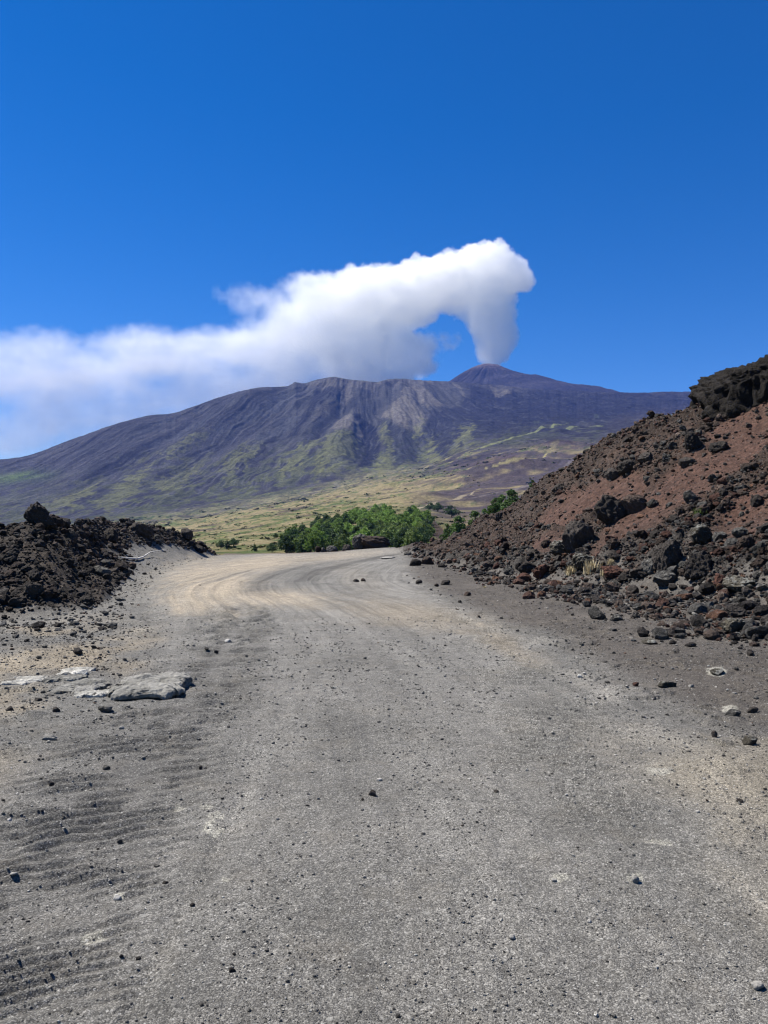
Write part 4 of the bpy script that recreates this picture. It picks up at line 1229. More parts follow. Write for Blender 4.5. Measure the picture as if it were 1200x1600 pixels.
for k in range(8):
    V, Fc = rock_verts(860 + k, 3, 11, 0.24, 0.34)
    o = new_mesh('lava_rock', V, Fc, None, False, attrs={'rv': np.zeros(len(V))}); PR3.append(o.data); bpy.data.objects.remove(o)


def singles(name, idx, pos, sz, colsel, r, label, group):
    for q_, k in enumerate(idx):
        mt = colsel(k)
        key = (id(PR3[q_ % 8]), mt.name)
        if key not in cache:
            me = PR3[q_ % 8].copy(); me.materials.append(mt); cache[key] = me
        o = bpy.data.objects.new(name, cache[key]); COL.link(o)
        s = float(sz[k]) / 2
        o.scale = (s * r.uniform(0.85, 1.3), s * r.uniform(0.8, 1.1), s * r.uniform(0.6, 0.95))
        o.rotation_euler = (r.uniform(-.5, .5), r.uniform(-.5, .5), r.uniform(0, 6.28))
        o.location = (float(pos[k][0]), float(pos[k][1]), float(pos[k][2]) + s * 0.35)
        uq, vq = px_of(float(pos[k][0]), float(pos[k][1]), float(pos[k][2]))
        cw = {'black_lava': 'black', 'brown_lava': 'brown', 'red_scoria': 'rust-red', 'grey_lava': 'grey'}[mt.name]
        tag(o, f'{label(sz[k] * F / pos[k][1], cw, uq, vq)}', 'rock', group)


cache = {}
def lab_slope(px, cw, u, v):
    sz_ = 'large' if px > 17 else 'middling' if px > 12 else 'small'
    f = (v - (880 - 0.52 * (u - 640))) / max(1, (885 + 0.13 * (u - 640)) - (880 - 0.52 * (u - 640)))
    ht = 'at the foot of' if f > 0.8 else 'low on' if f > 0.55 else 'halfway up' if f > 0.3 else 'high on'
    sd = 'left tip' if u < 740 else 'far left of dry grass' if u < 820 else 'left of the dry grass' if u < 880 else 'above the dry grass' if u < 950 else 'left of the boulder pair' if u < 1020 else 'near the boulder pair' if u < 1090 else 'right of the boulder pair' if u < 1140 else 'by the right edge'
    return f'{sz_} {cw} lava rock {ht} the red slope, {sd}'


def lab_mound(px, cw, u, v):
    sz_ = 'large' if px > 15 else 'middling' if px > 10 else 'small'
    ht = 'at the foot of' if v > 930 else 'low on' if v > 890 else 'halfway up' if v > 850 else 'on the crest of'
    sd = 'by the left picture edge' if u < 45 else 'under the pinnacle' if u < 100 else 'right of the pinnacle' if u < 170 else 'towards the road'
    return f'{sz_} {cw} rock {ht} the left rubble mound, {sd}'


singles('lava_rock', big, pos, sz, lambda k: (M_lava, M_brown, M_red, M_lava_pale)[int(r1.choice(4, p=(0.33, 0.32, 0.17, 0.18)))], r1, lab_slope,
        'loose lava rocks strewn over the red slope')
r2 = np.random.default_rng(12)
pos, sz, ii, jj = scatter(80000, -620, 345, 12, 50, r2, lambda i, j: LB[i, j] * (1 - 0.75 * saddle[i, j]) * (1.0 * (tl_[i, j] < 1.05)) * np.clip(0.5 + 0.9 * n1[i, j], 0.08, 1), 0.045, 0.34, 1.8)
inv, _v = px_of(pos[:, 0], pos[:, 1], pos[:, 2]); big = np.argsort(-sz / pos[:, 1]); big = big[inv[big] > 8][:90]
pe, se, ie, je = scatter(16000, 95, 350, 24, 55, r2, lambda i, j: LB[i, j] * (tl_[i, j] < 1.08) * (1 - 0.7 * saddle[i, j]), 0.09, 0.5, 1.6)
pos = np.concatenate([pos, pe]); sz = np.concatenate([sz, se])
cols = pick([BLK, BRN, (0.05, 0.04, 0.034), GRY], [5, 3, 4, 1], len(pos), r2)
rest = np.ones(len(pos), bool); rest[big] = False
merge('rubble', pos[rest], sz[rest], cols[rest], PROTO1, M_bank, r2, label='dark crumbly lava rubble covering the left mound')
singles('lava_rock', big, pos, sz, lambda k: (M_lava, M_brown)[int(r2.random() < 0.35)], r2, lab_mound,
        'loose rocks on the left rubble mound')
# stones strewn on the verges and grit on the track
r3 = np.random.default_rng(13)
footR = sstep(-0.45, 0.0, tr_) * (1 - RB) * wr_
footL = sstep(-0.75, 0.0, tl_ + 0.3 * n1) * (1 - LB) * wl_
dens = np.clip(verge * (0.35 + 0.9 * sstep(-0.1, 0.4, n2)) + 1.2 * footR + 1.4 * footL + 0.008, 0, 1)
pos, sz, ii, jj = scatter(34000, -150, 1350, 2.2, 45, r3, lambda i, j: dens[i, j] * (1 - RB[i, j]) * (1 - LB[i, j]), 0.012, 0.10, 2.5)
sz = sz * np.clip(pos[:, 1] / 9, 0.45, 1.6) * (1 + 1.1 * np.maximum(footR, footL)[ii, jj])
cols = pick([BLK, (0.12, 0.112, 0.10), (0.20, 0.19, 0.17), (0.34, 0.325, 0.29), (0.15, 0.10, 0.075)], [1.6, 5, 6, 2.2, 1.0], len(pos), r3)
merge('gravel', pos, sz, cols, PROTO1, M_bank, r3, flat=0.6, sink=0.12, label='loose grey and black stones littering the verges')
pos, sz, ii, jj = scatter(42000, -60, 1260, 2.2, 14, r3, lambda i, j: 0.25 + 0.75 * (n2[i, j] > 0), 0.006, 0.03, 2.4)
sz = sz * np.clip(pos[:, 1] / 5, 0.7, 1.8)
cols = pick([(0.06, 0.057, 0.052), (0.15, 0.143, 0.13), (0.24, 0.23, 0.21), (0.42, 0.40, 0.36)], [1.2, 5, 6, 2.5], len(pos), r3)
TET = [rock_verts(890 + k, 1, 4, 0.1) for k in range(4)]
merge('grit', pos, sz, cols, TET, M_ground, r3, flat=0.6, sink=0.12, label='fine grey grit scattered over the track')

# ------------------------------------------------------------------ plants
def zfar(u, Y):
    j = int(np.argmin(np.abs(ua - u)))
    return float(np.interp(Y, FY[:, j], FZ2[:, j]))


M_leafA = make_leaf_mat('leaf_bright', (0.17, 0.26, 0.06))
M_leafB = make_leaf_mat('leaf_olive', (0.13, 0.18, 0.052))
M_leafC = make_leaf_mat('needles_dark', (0.045, 0.080, 0.028))
M_leafD = make_leaf_mat('pine_needles', (0.075, 0.125, 0.038))
M_bark, nt_, b_, o_ = mat_new('bark'); b_.inputs['Base Color'].default_value = (0.09, 0.07, 0.055, 1)
M_dry, nt_, b_, o_ = mat_new('dry_straw'); N_ = NT(nt_); nt_.links.new(N_.mul(N_.mix(0.0, (0.50, 0.42, 0.26), (0.5, 0.4, 0.2)), N_.mapr(N_.attr('rv', 'Fac'), 0, 1, 0.6, 1.3)), b_.inputs['Base Color'])


def foliage(blobs, n, leaf, r):
    """leaf-sized faces spread through a few overlapping lobes, thicker near their skins"""
    w = np.array([b[3] ** 2 for b in blobs]); bi = r.choice(len(blobs), n, p=w / w.sum())
    B = np.array(blobs)[bi]
    d = r.normal(size=(n, 3)); d /= np.linalg.norm(d, axis=1)[:, None]
    d[:, 2] = np.where(d[:, 2] < -0.3, -d[:, 2] * 0.7, d[:, 2])
    rad = r.uniform(0.25, 1.0, n) ** 0.45
    # twig clumps: pull leaves towards random directions of each lobe
    cl = r.normal(size=(len(blobs) * 14, 3)); cl /= np.linalg.norm(cl, axis=1)[:, None]
    pickc = cl[bi * 14 + r.integers(0, 14, n)]
    d = d * 0.45 + pickc * 0.75; d /= np.linalg.norm(d, axis=1)[:, None]
    C = B[:, :3] + d * (B[:, 3] * rad * r.uniform(0.85, 1.12, n))[:, None] * np.array((1, 1, 0.85))
    a = r.normal(size=(n, 3)); a /= np.linalg.norm(a, axis=1)[:, None]
    b = np.cross(a, r.normal(size=(n, 3))); b /= np.linalg.norm(b, axis=1)[:, None]
    s = leaf * r.uniform(0.6, 1.4, n)[:, None]
    V = np.stack([C - a * s, C + b * s * 0.55, C + a * s, C - b * s * 0.55], 1).reshape(-1, 3)
    Q = np.arange(4 * n).reshape(n, 4)
    rv = np.repeat(np.clip(r.random(n) * 0.6 + 0.4 * RND[3][(bi * 37) % 256], 0, 1), 4)
    return V, Q, rv


def tube(path, rad, seg=6):
    path = [Vector(p) for p in path]; V = []; Q = []
    for i, p in enumerate(path):
        t = (path[min(i + 1, len(path) - 1)] - path[max(i - 1, 0)]).normalized()
        a = t.orthogonal().normalized(); b = t.cross(a)
        for k in range(seg):
            an = 2 * math.pi * k / seg
            V.append(p + (a * math.cos(an) + b * math.sin(an)) * rad[i])
    for i in range(len(path) - 1):
        for k in range(seg):
            Q.append((i * seg + k, i * seg + (k + 1) % seg, (i + 1) * seg + (k + 1) % seg, (i + 1) * seg + k))
    return [tuple(v) for v in V], Q


def tubes(list_):
    V, Q = [], []
    for p, rd in list_:
        v, q = tube(p, rd); Q += [tuple(i + len(V) for i in f) for f in q]; V += v
    return np.array(V), np.array(Q)


def plant(name, blobs, n, leaf, mat, limbs, seed):
    r = np.random.default_rng(seed)
    root = bpy.data.objects.new(name, None); COL.link(root)
    V, Q, rv = foliage(blobs, n, leaf, r)
    new_mesh('crown', V, Q, mat, False, attrs={'rv': rv}, parent=root)
    V, Q = tubes(limbs)
    new_mesh('trunk', V, Q, M_bark, True, parent=root)
    return root


def copy_plant(o):
    c = o.copy(); COL.link(c)
    for ch in list(o.children):
        d = ch.copy(); COL.link(d); d.parent = c
    return c


def limbs_for(blobs, base=0.16):
    L = [([(0, 0, -0.6), (0.05, 0, 1.0), (0.0, 0.08, 2.2)], (base * 1.2, base, base * 0.7))]
    for (x, y, z, rd) in blobs:
        L.append(([(0.0, 0.04, 1.3), (x * 0.5, y * 0.5, 1.2 + (z - 1.2) * 0.6), (x, y, z)], (base * 0.6, base * 0.4, base * 0.12)))
    return L


def make_broad(mat, seed, nm='broadleaf_tree', n=1700):
    r = np.random.default_rng(seed)
    bl = [(0, 0, 3.9, 1.7), (0.3, -0.2, 1.5, 1.35)] + [(1.7 * math.cos(a + seed), 1.7 * math.sin(a + seed), r.uniform(2.0, 3.4), r.uniform(1.0, 1.6)) for a in np.linspace(0, 6.28, 6)[:-1]] + [(0.4, 0.3, 5.0, 1.0)]
    return plant(nm, bl, n, 0.25, mat, limbs_for(bl), seed)


def make_conifer(mat, seed, nm='conifer_tree', n=900, h=5.5, w=1.7):
    bl = []
    for k in range(7):
        f = k / 6
        for a in range(3 if k < 5 else 1):
            an = a * 2.1 + k * 1.3; rad = w * (1 - f) * 0.6
            bl.append((rad * math.cos(an), rad * math.sin(an), 0.7 + f * (h - 1.0), w * (0.62 - 0.45 * f)))
    L = [([(0, 0, -0.6), (0, 0, h * 0.5), (0, 0, h)], (0.16, 0.1, 0.02))] + [([(0, 0, b[2] - 0.1), (b[0], b[1], b[2])], (0.05, 0.02)) for b in bl]
    return plant(nm, bl, n, 0.26, mat, L, seed)


protoT = [make_broad(M_leafA, 31), make_broad(M_leafA, 32), make_broad(M_leafB, 33), make_broad(M_leafC, 34), make_conifer(M_leafC, 35, n=900), make_broad(M_leafB, 36)]
usedT = set()


def put(k, u, Y, s, label, group=None, cat='tree', dz=0.0, sxy=1.0):
    o = protoT[k] if k not in usedT else copy_plant(protoT[k]); usedT.add(k)
    o.location = ((u - 600) / F * Y, Y, zfar(u, Y) + dz)
    o.scale = (s * sxy, s * sxy, s); o.rotation_euler = (0, 0, random.uniform(0, 6.28))
    return tag(o, label, cat, group)


poly = [(436, 867), (452, 850), (480, 836), (515, 822), (545, 812), (600, 806), (650, 808), (668, 822), (672, 852), (645, 866), (560, 868), (500, 868)]


def inside(u, v, P):
    c = False
    for i in range(len(P)):
        (x1, y1), (x2, y2) = P[i], P[i - 1]
        if (y1 > v) != (y2 > v) and u < (x2 - x1) * (v - y1) / (y2 - y1) + x1: c = not c
    return c


spots = []; tries = 0
rt = random.Random(5)
while len(spots) < 235 and tries < 20000:
    tries += 1
    Y = math.exp(rt.uniform(math.log(175), math.log(450))); u = rt.uniform(440, 675)
    v = HY - F * (zfar(u, Y) - EYE) / Y
    if not inside(u, v, poly): continue
    if abs(u - 548) < 12 and abs(v - 832) < 5: continue
    x = (u - 600) / F * Y
    if any((x - a) ** 2 + (Y - b) ** 2 < 3.1 ** 2 for a, b, *_ in spots): continue
    spots.append((x, Y, u, v))
CL = {'leaf_bright': 'one of many bright green broadleaf trees packed in the copse beyond the road', 'leaf_olive': 'one of many olive green trees packed in the copse beyond the road',
      'needles_dark': 'one of many dark green trees packed in the copse beyond the road'}
for (x, Y, u, v) in spots:
    pb_ = np.clip((u - 470) / 90, 0, 1) * np.clip((852 - v) / 25, 0, 1)
    if rt.random() < 0.15 + 0.7 * pb_: k = rt.choice((0, 1))
    else: k = rt.choice((2, 3, 3, 5, 4))
    m = protoT[k].children[0].data.materials[0].name
    s = rt.uniform(0.75, 1.22) * (0.8 + 0.25 * min(1, Y / 350))
    row = 'front edge' if v > 852 else 'front half' if v > 840 else 'middle' if v > 826 else 'back half' if v > 815 else 'top edge'
    side = 'left end' if u < 490 else 'left half' if u < 550 else 'centre' if u < 600 else 'right half' if u < 645 else 'right end'
    col_ = {'leaf_bright': 'bright green broadleaf', 'leaf_olive': 'olive green', 'needles_dark': 'dark pointed conifer' if k == 4 else 'dark green round'}[m]
    put(k, u, Y, s, f'{col_} tree in the {row} of the copse, towards its {side}', 'trees of the copse beyond the road')


def put_hit(k, u, vbase, hpx, label, **kw):
    p = far_hit(u, vbase); h = hpx * p[1] / F
    return put(k, u, float(p[1]), h / 5.8, label, **kw)


put_hit(4, 398, 862, 15, 'lone dark conifer standing left of the copse')
put_hit(3, 425, 864, 15, 'dark round tree just left of the copse', sxy=1.2)
put_hit(3, 431, 843, 9, 'tiny dark shrub on the meadow above the copse edge', cat='shrub')
put_hit(3, 345, 858, 13, 'left one of three dark shrubs by the end of the ridge', cat='shrub', sxy=1.2)
put_hit(4, 355, 858, 16, 'pointed middle one of three dark shrubs by the ridge end', cat='shrub')
put_hit(3, 365, 856, 14, 'right one of three dark shrubs by the ridge end', cat='shrub', sxy=1.2)
put_hit(3, 706, 811, 19, 'wide dark round bush on the pale ground right of the copse', cat='bush', sxy=1.5)
put_hit(3, 684, 805, 15, 'dark bush touching the upper right corner of the copse', cat='bush', sxy=1.2)
put_hit(3, 672, 803, 13, 'smaller dark bush between the copse and a wider one', cat='bush', sxy=1.3)
put_hit(5, 654, 862, 12, 'low olive shrub at the right foot of the copse', cat='shrub', sxy=1.4)


# pines behind the red slope
def make_pine(seed):
    r = np.random.default_rng(seed); bl = []
    for k in range(8):
        f = k / 7
        for a in range(4 if k < 6 else 2):
            an = a * 1.6 + k * 1.1 + r.uniform(-.3, .3); rad = 1.9 * (1 - f * 0.85) * r.uniform(0.55, 0.95)
            bl.append((rad * math.cos(an), rad * math.sin(an), 0.9 + f * 4.2 + r.uniform(-.2, .3), 0.62 * (1.15 - 0.5 * f)))
    L = [([(0, 0, -7.5), (0.05, 0, 2.5), (0, 0, 5.3)], (0.24, 0.1, 0.02))] + [([(0, 0, b[2] - 0.3), (b[0] * 0.6, b[1] * 0.6, b[2] - 0.05), (b[0], b[1], b[2] + 0.1)], (0.05, 0.03, 0.01)) for b in bl]
    return plant('pine_tree', bl, 5200, 0.13, M_leafD, L, seed)


PN = [(716, 811, 100, 50, 'tall green pine nearest the road behind the foot of the slope'), (700, 826, 104, 34, 'small pine leftmost behind the slope foot'), (743, 803, 104, 46, 'pine with a rounded top behind the slope, second from the road'),
      (757, 800, 112, 34, 'smaller pine between the rounded pine and the big pair behind the slope'), (772, 786, 100, 46, 'broad dark pine left of the big pair behind the slope'), (799, 769, 98, 52, 'broad sunlit pine, right of the big pair behind the slope'), (785, 778, 106, 46, 'pine half hidden between the big pair behind the slope'), (832, 758, 96, 28, 'pine whose tip alone shows over the slope skyline')]
pr = [make_pine(51), make_pine(52), make_pine(53)]
for k, (u, vb, Y, hpx, lab) in enumerate(PN):
    o = pr[k] if k < 3 else copy_plant(pr[k % 3])
    hpx *= 1.3; vb -= 7; s = hpx * Y / F / 5.6; o.location = ((u - 600) / F * Y, Y, EYE + (HY - vb) / F * Y - 5.55 * s)
    o.scale = (s * 1.12, s * 1.12, s); o.rotation_euler = (0, 0, k * 1.3)
    tag(o, lab, 'pine', 'pines behind the red slope')

# low scrub dotted over the meadow: nobody could count it
r5 = np.random.default_rng(55)
uu = r5.uniform(-60, 1000, 9000); tv = r5.uniform(2.3, 5.9, 9000)
ji = np.clip(np.searchsorted(ua, uu), 0, len(ua) - 1); ti = np.clip(np.searchsorted(ta, tv), 0, len(ta) - 1)
kp = (q1[ti, ji] + q2[ti, ji] + r5.uniform(-0.4, 0.4, 9000)) > 0.16
ti, ji = ti[kp], ji[kp]; n = len(ti)
C0 = np.stack([FX[ti, ji], FY[ti, ji], FZ2[ti, ji]], -1)
sc_ = 0.5 * (1 - r5.random(n) * 0.93) ** -0.6 * 1.0 * np.clip(C0[:, 1] / 700, 0.7, 2.6)
M = 14
d = r5.normal(size=(n, M, 3)); d /= np.linalg.norm(d, axis=2)[..., None]; d[..., 2] = np.abs(d[..., 2]) * 0.55
Cc = C0[:, None] + d * sc_[:, None, None] * r5.uniform(0.5, 1.0, (n, M, 1)) * np.array((1.5, 1.5, 0.9))
a = r5.normal(size=(n, M, 3)); a /= np.linalg.norm(a, axis=2)[..., None]
b = np.cross(a, r5.normal(size=(n, M, 3))); b /= np.linalg.norm(b, axis=2)[..., None]
ls = 0.42 * sc_[:, None, None]
V = np.stack([Cc - a * ls, Cc + b * ls, Cc + a * ls, Cc - b * ls], 2).reshape(-1, 3)
cg = 0.75 * np.array([(0.055, 0.085, 0.028), (0.085, 0.10, 0.035), (0.15, 0.14, 0.05), (0.10, 0.13, 0.04)])[r5.integers(0, 4, n)]
new = new_mesh('scrub', V, np.arange(len(V)).reshape(-1, 4), M_valley, False, np.repeat(cg, M * 4, 0))
tag(new, 'low green and yellowish scrub dotting the valley meadow', kind='stuff')

# dry grass tufts at the slope foot
for k, (u, v, hpx, lab) in enumerate([(892, 899, 22, 'straw-yellow dry grass tuft left of the tallest one at the slope foot'), (926, 896, 34, 'tallest straw-yellow dry grass tuft at the slope foot'),
                                      (945, 901, 17, 'small dry grass tuft right of the tallest one at the slope foot'), (955, 882, 14, 'short dry grass tuft among rusty rocks above the others'),
                                      (830, 926, 7, 'tiny dry grass wisp on the dark verge below the slope'), (757, 918, 6, 'tiny yellow grass wisp near the reddish-brown stone'), (1092, 806, 20, 'olive dry plant growing among rocks on the red slope')]):
    p = hit(u, v); h = hpx * p.y / F * 0.75; r = np.random.default_rng(900 + k)
    n = 170; an = r.uniform(0, 6.28, n); ln = r.uniform(0.15, 0.62, n)
    b0 = np.stack([r.normal(0, 0.24 * h, n), r.normal(0, 0.2 * h, n), np.full(n, -0.03)], -1)
    hh = h * r.uniform(0.45, 1.0, n)
    tip = b0 + np.stack([np.cos(an) * ln * hh, np.sin(an) * ln * hh, hh], -1)
    mid = (b0 + tip) / 2 + np.array((0, 0, 0.12)) * hh[:, None]
    wv = np.stack([-np.sin(an), np.cos(an), 0 * an], -1) * (0.0045 + 0.008 * h)
    V = np.stack([b0 - wv, b0 + wv, mid + wv * 0.8, mid - wv * 0.8, tip + wv * .15, tip - wv * .15], 1).reshape(-1, 3)
    i = np.arange(n)[:, None] * 6
    Q = np.concatenate([i + np.array([[0, 1, 2, 3]]), i + np.array([[3, 2, 4, 5]])])
    o = new_mesh('dry_grass_tuft' if k < 6 else 'dry_plant', V, Q, M_dry if k < 6 else M_leafB, False, attrs={'rv': np.repeat(r.random(n), 6)})
    o.location = p; tag(o, lab, 'grass tuft' if k < 6 else 'dry plant', 'dry grass tufts at the slope foot' if k < 6 else None)

# bleached branch on the left verge
M_wood, nt_, b_, o_ = mat_new('bleached_wood'); b_.inputs['Base Color'].default_value = (0.55, 0.52, 0.47, 1)
pts = [hit(u, v) + Vector((0, 0, 0.06)) for u, v in ((188, 874), (200, 875), (214, 876), (224, 873), (234, 869), (243, 861))]
pts[4].z += 0.1; pts[5] = pts[4] + Vector((0.5, 0.9, 0.12))
b1 = [tuple(pts[2]), tuple(pts[2] + Vector((0.15, -0.25, 0.12))), tuple(pts[2] + Vector((0.42, -0.3, 0.16)))]
V, Q = tubes([([tuple(p) for p in pts], (0.03, 0.045, 0.05, 0.035, 0.025, 0.012)), (b1, (0.03, 0.025, 0.01))])
o = new_mesh('dead_branch', V, Q, M_wood, True); tag(o, 'bleached white dead branch lying between the left mound and the road', 'branch')

# cars parked on the far lava road
M_paint, nt_, b_, o_ = mat_new('dark_paint'); b_.inputs['Base Color'].default_value = (0.02, 0.03, 0.06, 1); b_.inputs['Roughness'].default_value = 0.35
M_glass, nt_, b_, o_ = mat_new('car_glass'); b_.inputs['Base Color'].default_value = (0.03, 0.035, 0.04, 1); b_.inputs['Roughness'].default_value = 0.1
M_tyre, nt_, b_, o_ = mat_new('tyre'); b_.inputs['Base Color'].default_value = (0.015, 0.015, 0.015, 1)


def prism(name, prof, w, mat, parent, bev=0.06):
    bm = bmesh.new()
    vs_ = [bm.verts.new((x, -w / 2, z)) for x, z in prof]
    f = bm.faces.new(vs_); ex = bmesh.ops.extrude_face_region(bm, geom=[f])
    bmesh.ops.translate(bm, verts=[g for g in ex['geom'] if isinstance(g, bmesh.types.BMVert)], vec=(0, w, 0))
    bmesh.ops.recalc_face_normals(bm, faces=bm.faces)
    bmesh.ops.bevel(bm, geom=list(bm.edges), offset=bev, segments=2, affect='EDGES')
    me = bpy.data.meshes.new(name); bm.to_mesh(me); bm.free(); me.materials.append(mat)
    o = bpy.data.objects.new(name, me); COL.link(o); o.parent = parent
    return o


def make_car():
    root = bpy.data.objects.new('parked_car', None); COL.link(root)
    prism('body', [(-2.2, 0.35), (2.2, 0.35), (2.2, 0.75), (1.2, 0.95), (-2.1, 1.0), (-2.25, 0.8)], 1.8, M_paint, root)
    prism('cabin', [(-1.9, 0.96), (1.1, 0.93), (0.5, 1.48), (-1.5, 1.5)], 1.6, M_glass, root)
    prism('roof', [(-1.5, 1.49), (0.5, 1.47), (0.45, 1.54), (-1.45, 1.56)], 1.5, M_paint, root, 0.02)
    for x in (-1.4, 1.4):
        for y in (-0.85, 0.85):
            bm = bmesh.new(); bmesh.ops.create_cone(bm, segments=20, radius1=0.34, radius2=0.34, depth=0.22, cap_ends=True)
            me = bpy.data.meshes.new('wheel'); bm.to_mesh(me); bm.free(); me.materials.append(M_tyre)
            w = bpy.data.objects.new('wheel', me); COL.link(w); w.parent = root; w.location = (x, y, 0.34); w.rotation_euler = (math.pi / 2, 0, 0)
    return root


car = make_car()
for k, (u, v, lab) in enumerate([(824, 759.5, 'dark car parked farther left on the distant lava road'), (830, 757.5, 'dark car parked just right of another on the distant lava road')]):
    o = car if k == 0 else copy_plant(car)
    p = far_hit(u, v); j = int(np.argmin(np.abs(ua - u)))
    o.location = (p[0], p[1], zfar(u, p[1]) + 0.5); o.rotation_euler = (0, 0, 0.3)
    o.scale = (1.3, 1.3, 1.3)
    tag(o, lab, 'car', 'cars parked on the distant lava road')

# ------------------------------------------------------------------ the smoke plume (a voxel volume, metres, behind the summit)
SY = 8050.0; SS = SY / F
SMOKE = [  # u, v, radius u, radius v, weight
    (768, 566, 13, 20, 2.2), (769, 548, 28, 22, 1.7), (776, 526, 36, 28, 1.6), (768, 500, 42, 30, 1.5), (758, 474, 46, 32, 1.5), (752, 452, 55, 34, 1.5),
    (738, 420, 42, 34, 1.7), (770, 412, 40, 30, 1.5), (797, 428, 32, 26, 1.3), (812, 438, 20, 18, 1.2), (742, 396, 30, 16, 1.0), (700, 432, 48, 36, 1.5), (710, 410, 24, 16, 1.1),
    (665, 450, 52, 42, 1.4), (650, 412, 20, 12, 0.7), (660, 425, 34, 22, 1.2), (615, 470, 62, 50, 1.3), (580, 450, 50, 32, 1.1), (545, 480, 66, 58, 1.2), (500, 465, 50, 40, 1.0), (470, 448, 46, 22, 0.8),
    (470, 510, 62, 50, 1.05), (410, 540, 70, 46, 0.95), (540, 550, 84, 62, 0.85), (590, 532, 60, 50, 0.62), (570, 590, 74, 50, 0.55), (645, 490, 44, 28, 0.8), (715, 470, 46, 26, 1.1),
    (340, 545, 75, 40, 0.9), (430, 600, 90, 60, 0.75), (265, 555, 80, 44, 0.85), (330, 610, 90, 56, 0.7), (185, 578, 85, 52, 0.78), (230, 640, 95, 56, 0.62),
    (95, 580, 85, 56, 0.7), (110, 650, 100, 66, 0.6), (5, 585, 85, 62, 0.66), (-90, 590, 95, 70, 0.6), (20, 680, 110, 66, 0.55), (-100, 690, 110, 80, 0.5), (627, 582, 12, 26, 0.8),
    (370, 466, 75, 30, 0.22), (320, 484, 55, 24, 0.13), (420, 480, 60, 30, 0.3), (410, 462, 46, 22, 0.3), (668, 560, 44, 44, 0.115), (700, 535, 40, 30, 0.11), (640, 560, 46, 48, 0.3), (200, 530, 90, 26, 0.5), (40, 535, 90, 30, 0.55),
]
gt = bpy.data.node_groups.new('smoke_shape', 'GeometryNodeTree')
gt.interface.new_socket('Geometry', in_out='OUTPUT', socket_type='NodeSocketGeometry')
gn, gl = gt.nodes, gt.links


def gm(op, *a):
    n = gn.new('ShaderNodeMath'); n.operation = op
    for i, x in enumerate(a):
        if isinstance(x, (int, float)): n.inputs[i].default_value = x
        else: gl.new(x, n.inputs[i])
    return n.outputs[0]


def gv(op, *a):
    n = gn.new('ShaderNodeVectorMath'); n.operation = op
    for i, x in enumerate(a):
        if isinstance(x, tuple): n.inputs[i].default_value = x
        elif isinstance(x, (int, float)): n.inputs['Scale'].default_value = x
        else: gl.new(x, n.inputs[i])
    return n.outputs['Value'] if op == 'DOT_PRODUCT' else n.outputs[0]


def gnoise(vec, scale, detail, rough, vector=False):
    n = gn.new('ShaderNodeTexNoise'); n.inputs['Scale'].default_value = scale
    n.inputs['Detail'].default_value = detail; n.inputs['Roughness'].default_value = rough
    gl.new(vec, n.inputs['Vector'])
    return n.outputs['Color'] if vector else n.outputs['Fac']


pos_ = gn.new('GeometryNodeInputPosition').outputs[0]          # metres
wv1 = gv('SUBTRACT', gnoise(pos_, 1 / 420.0, 5, 0.6, True), (0.5, 0.5, 0.5))
wv2 = gv('SUBTRACT', gnoise(pos_, 1 / 120.0, 5, 0.65, True), (0.5, 0.5, 0.5))
pw_ = gv('ADD', gv('ADD', pos_, gv('SCALE', wv1, 240.0)), gv('SCALE', wv2, 190.0))
tot = None
pw2 = gv('ADD', gv('ADD', pos_, gv('SCALE', wv1, 90.0)), gv('SCALE', wv2, 130.0))                     # the narrow column is warped less
for (u, v, ru, rv, w) in SMOKE:
    c = ((u - 600) * SS, SY, EYE + (HY - v) * SS)
    rd = min(ru, rv) * 0.9 + 12
    dv = gv('MULTIPLY', gv('SUBTRACT', pw2 if (v > 490 and u > 740) or u == 627 else pw_, c), (1 / (ru * SS * 1.18), 1 / (min(rd * SS * 1.1, 430)), 1 / (rv * SS * 1.18)))
    e = gm('MAXIMUM', gm('SUBTRACT', 1.0, gv('DOT_PRODUCT', dv, dv)), 0.0)
    e = gm('MULTIPLY', gm('MULTIPLY', e, e), w)
    tot = e if tot is None else gm('ADD', tot, e)
nz = gnoise(pos_, 1 / 230.0, 8, 0.66)
vo = gn.new('ShaderNodeTexVoronoi'); vo.feature = 'SMOOTH_F1'; vo.inputs['Scale'].default_value = 1 / 170.0; vo.inputs['Smoothness'].default_value = 0.35
vo.inputs['Detail'].default_value = 2.0; vo.inputs['Roughness'].default_value = 0.5; vo.normalize = True
gl.new(pw2, vo.inputs['Vector'])
billow = gm('SUBTRACT', 0.42, vo.outputs['Distance'])
nz2 = gnoise(gv('MULTIPLY', pos_, (0.4, 1.0, 1.4)), 1 / 330.0, 7, 0.6)
sx = gn.new('ShaderNodeSeparateXYZ'); gl.new(pos_, sx.inputs[0])
mr = gn.new('ShaderNodeMapRange'); mr.interpolation_type = 'SMOOTHERSTEP'      # 0 in the drifting left part, 1 in the head
gl.new(sx.outputs[0], mr.inputs[0]); mr.inputs[1].default_value = -2100.0; mr.inputs[2].default_value = 750.0
head = mr.outputs[0]
amp_ = gm('MINIMUM', gm('MULTIPLY', tot, 5.0), 1.0)
fld = gm('ADD', tot, gm('MULTIPLY', gm('ADD', gm('MULTIPLY', gm('SUBTRACT', nz, 0.5), gm('ADD', 0.9, head)), gm('MULTIPLY', gm('MULTIPLY', billow, gm('ADD', head, 0.25)), 0.9)), amp_))
fld = gm('MAXIMUM', gm('SUBTRACT', fld, gm('ADD', 0.05, gm('MULTIPLY', head, 0.09))), 0.0)
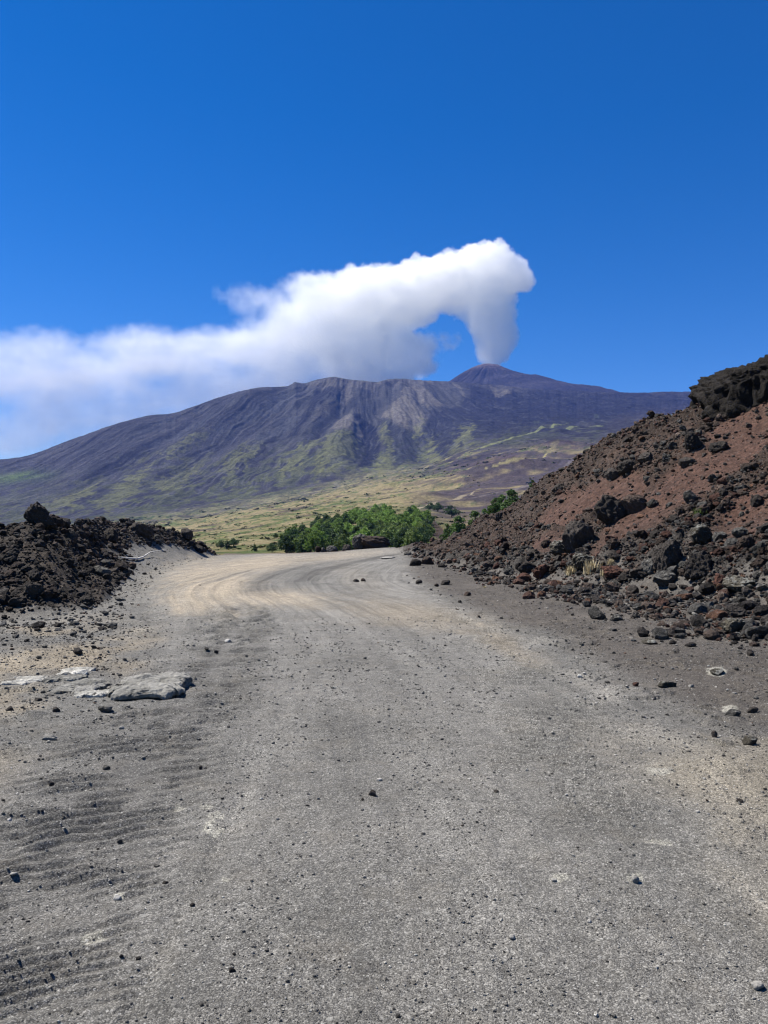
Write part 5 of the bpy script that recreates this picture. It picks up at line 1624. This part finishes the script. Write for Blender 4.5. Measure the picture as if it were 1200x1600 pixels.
gain = gm('ADD', 1.1, gm('MULTIPLY', gm('POWER', head, 2.0), 4.5))
sat_ = gm('MINIMUM', gm('MULTIPLY', fld, gain), 1.0)
sat_ = gm('POWER', sat_, 1.25)
sat_ = gm('MULTIPLY', sat_, gm('ADD', gm('MULTIPLY', head, 0.5), gm('MULTIPLY', gm('SUBTRACT', 1.25, head), gm('MAXIMUM', gm('SUBTRACT', gm('MULTIPLY', nz2, 2.6), 0.5), 0.04))))
dens_ = gm('MULTIPLY', sat_, gm('ADD', 0.0042, gm('MULTIPLY', gm('POWER', head, 1.5), 0.0050)))
dens_ = gm('MULTIPLY', dens_, gm('GREATER_THAN', dens_, 0.00002))
vc = gn.new('GeometryNodeVolumeCube')
gl.new(dens_, vc.inputs['Density'])
vc.inputs['Min'].default_value = ((-200 - 600) * SS, SY - 480, EYE + (HY - 745) * SS)
vc.inputs['Max'].default_value = ((860 - 600) * SS, SY + 480, EYE + (HY - 355) * SS)
SMK = 1.0
vc.inputs['Resolution X'].default_value = int(640 * SMK)
vc.inputs['Resolution Y'].default_value = int(52 * SMK)
vc.inputs['Resolution Z'].default_value = int(236 * SMK)
sm_ = gn.new('GeometryNodeSetMaterial')
M_smoke = bpy.data.materials.new('smoke'); M_smoke.use_nodes = True
sn = M_smoke.node_tree; sn.nodes.clear()
pv = sn.nodes.new('ShaderNodeVolumePrincipled'); oo = sn.nodes.new('ShaderNodeOutputMaterial')
pv.inputs['Color'].default_value = (1.0, 0.998, 0.985, 1); pv.inputs['Density'].default_value = 1.0
pv.inputs['Anisotropy'].default_value = 0.0
sn.links.new(pv.outputs[0], oo.inputs['Volume'])
sm_.inputs['Material'].default_value = M_smoke
go = gn.new('NodeGroupOutput')
gl.new(vc.outputs[0], sm_.inputs[0]); gl.new(sm_.outputs[0], go.inputs[0])
vd = bpy.data.volumes.new('smoke'); so = bpy.data.objects.new('smoke', vd); COL.link(so)
md = so.modifiers.new('shape', 'NODES'); md.node_group = gt
vd.materials.append(M_smoke)
tag(so, 'white smoke plume rising from the summit and drifting left', kind='stuff')
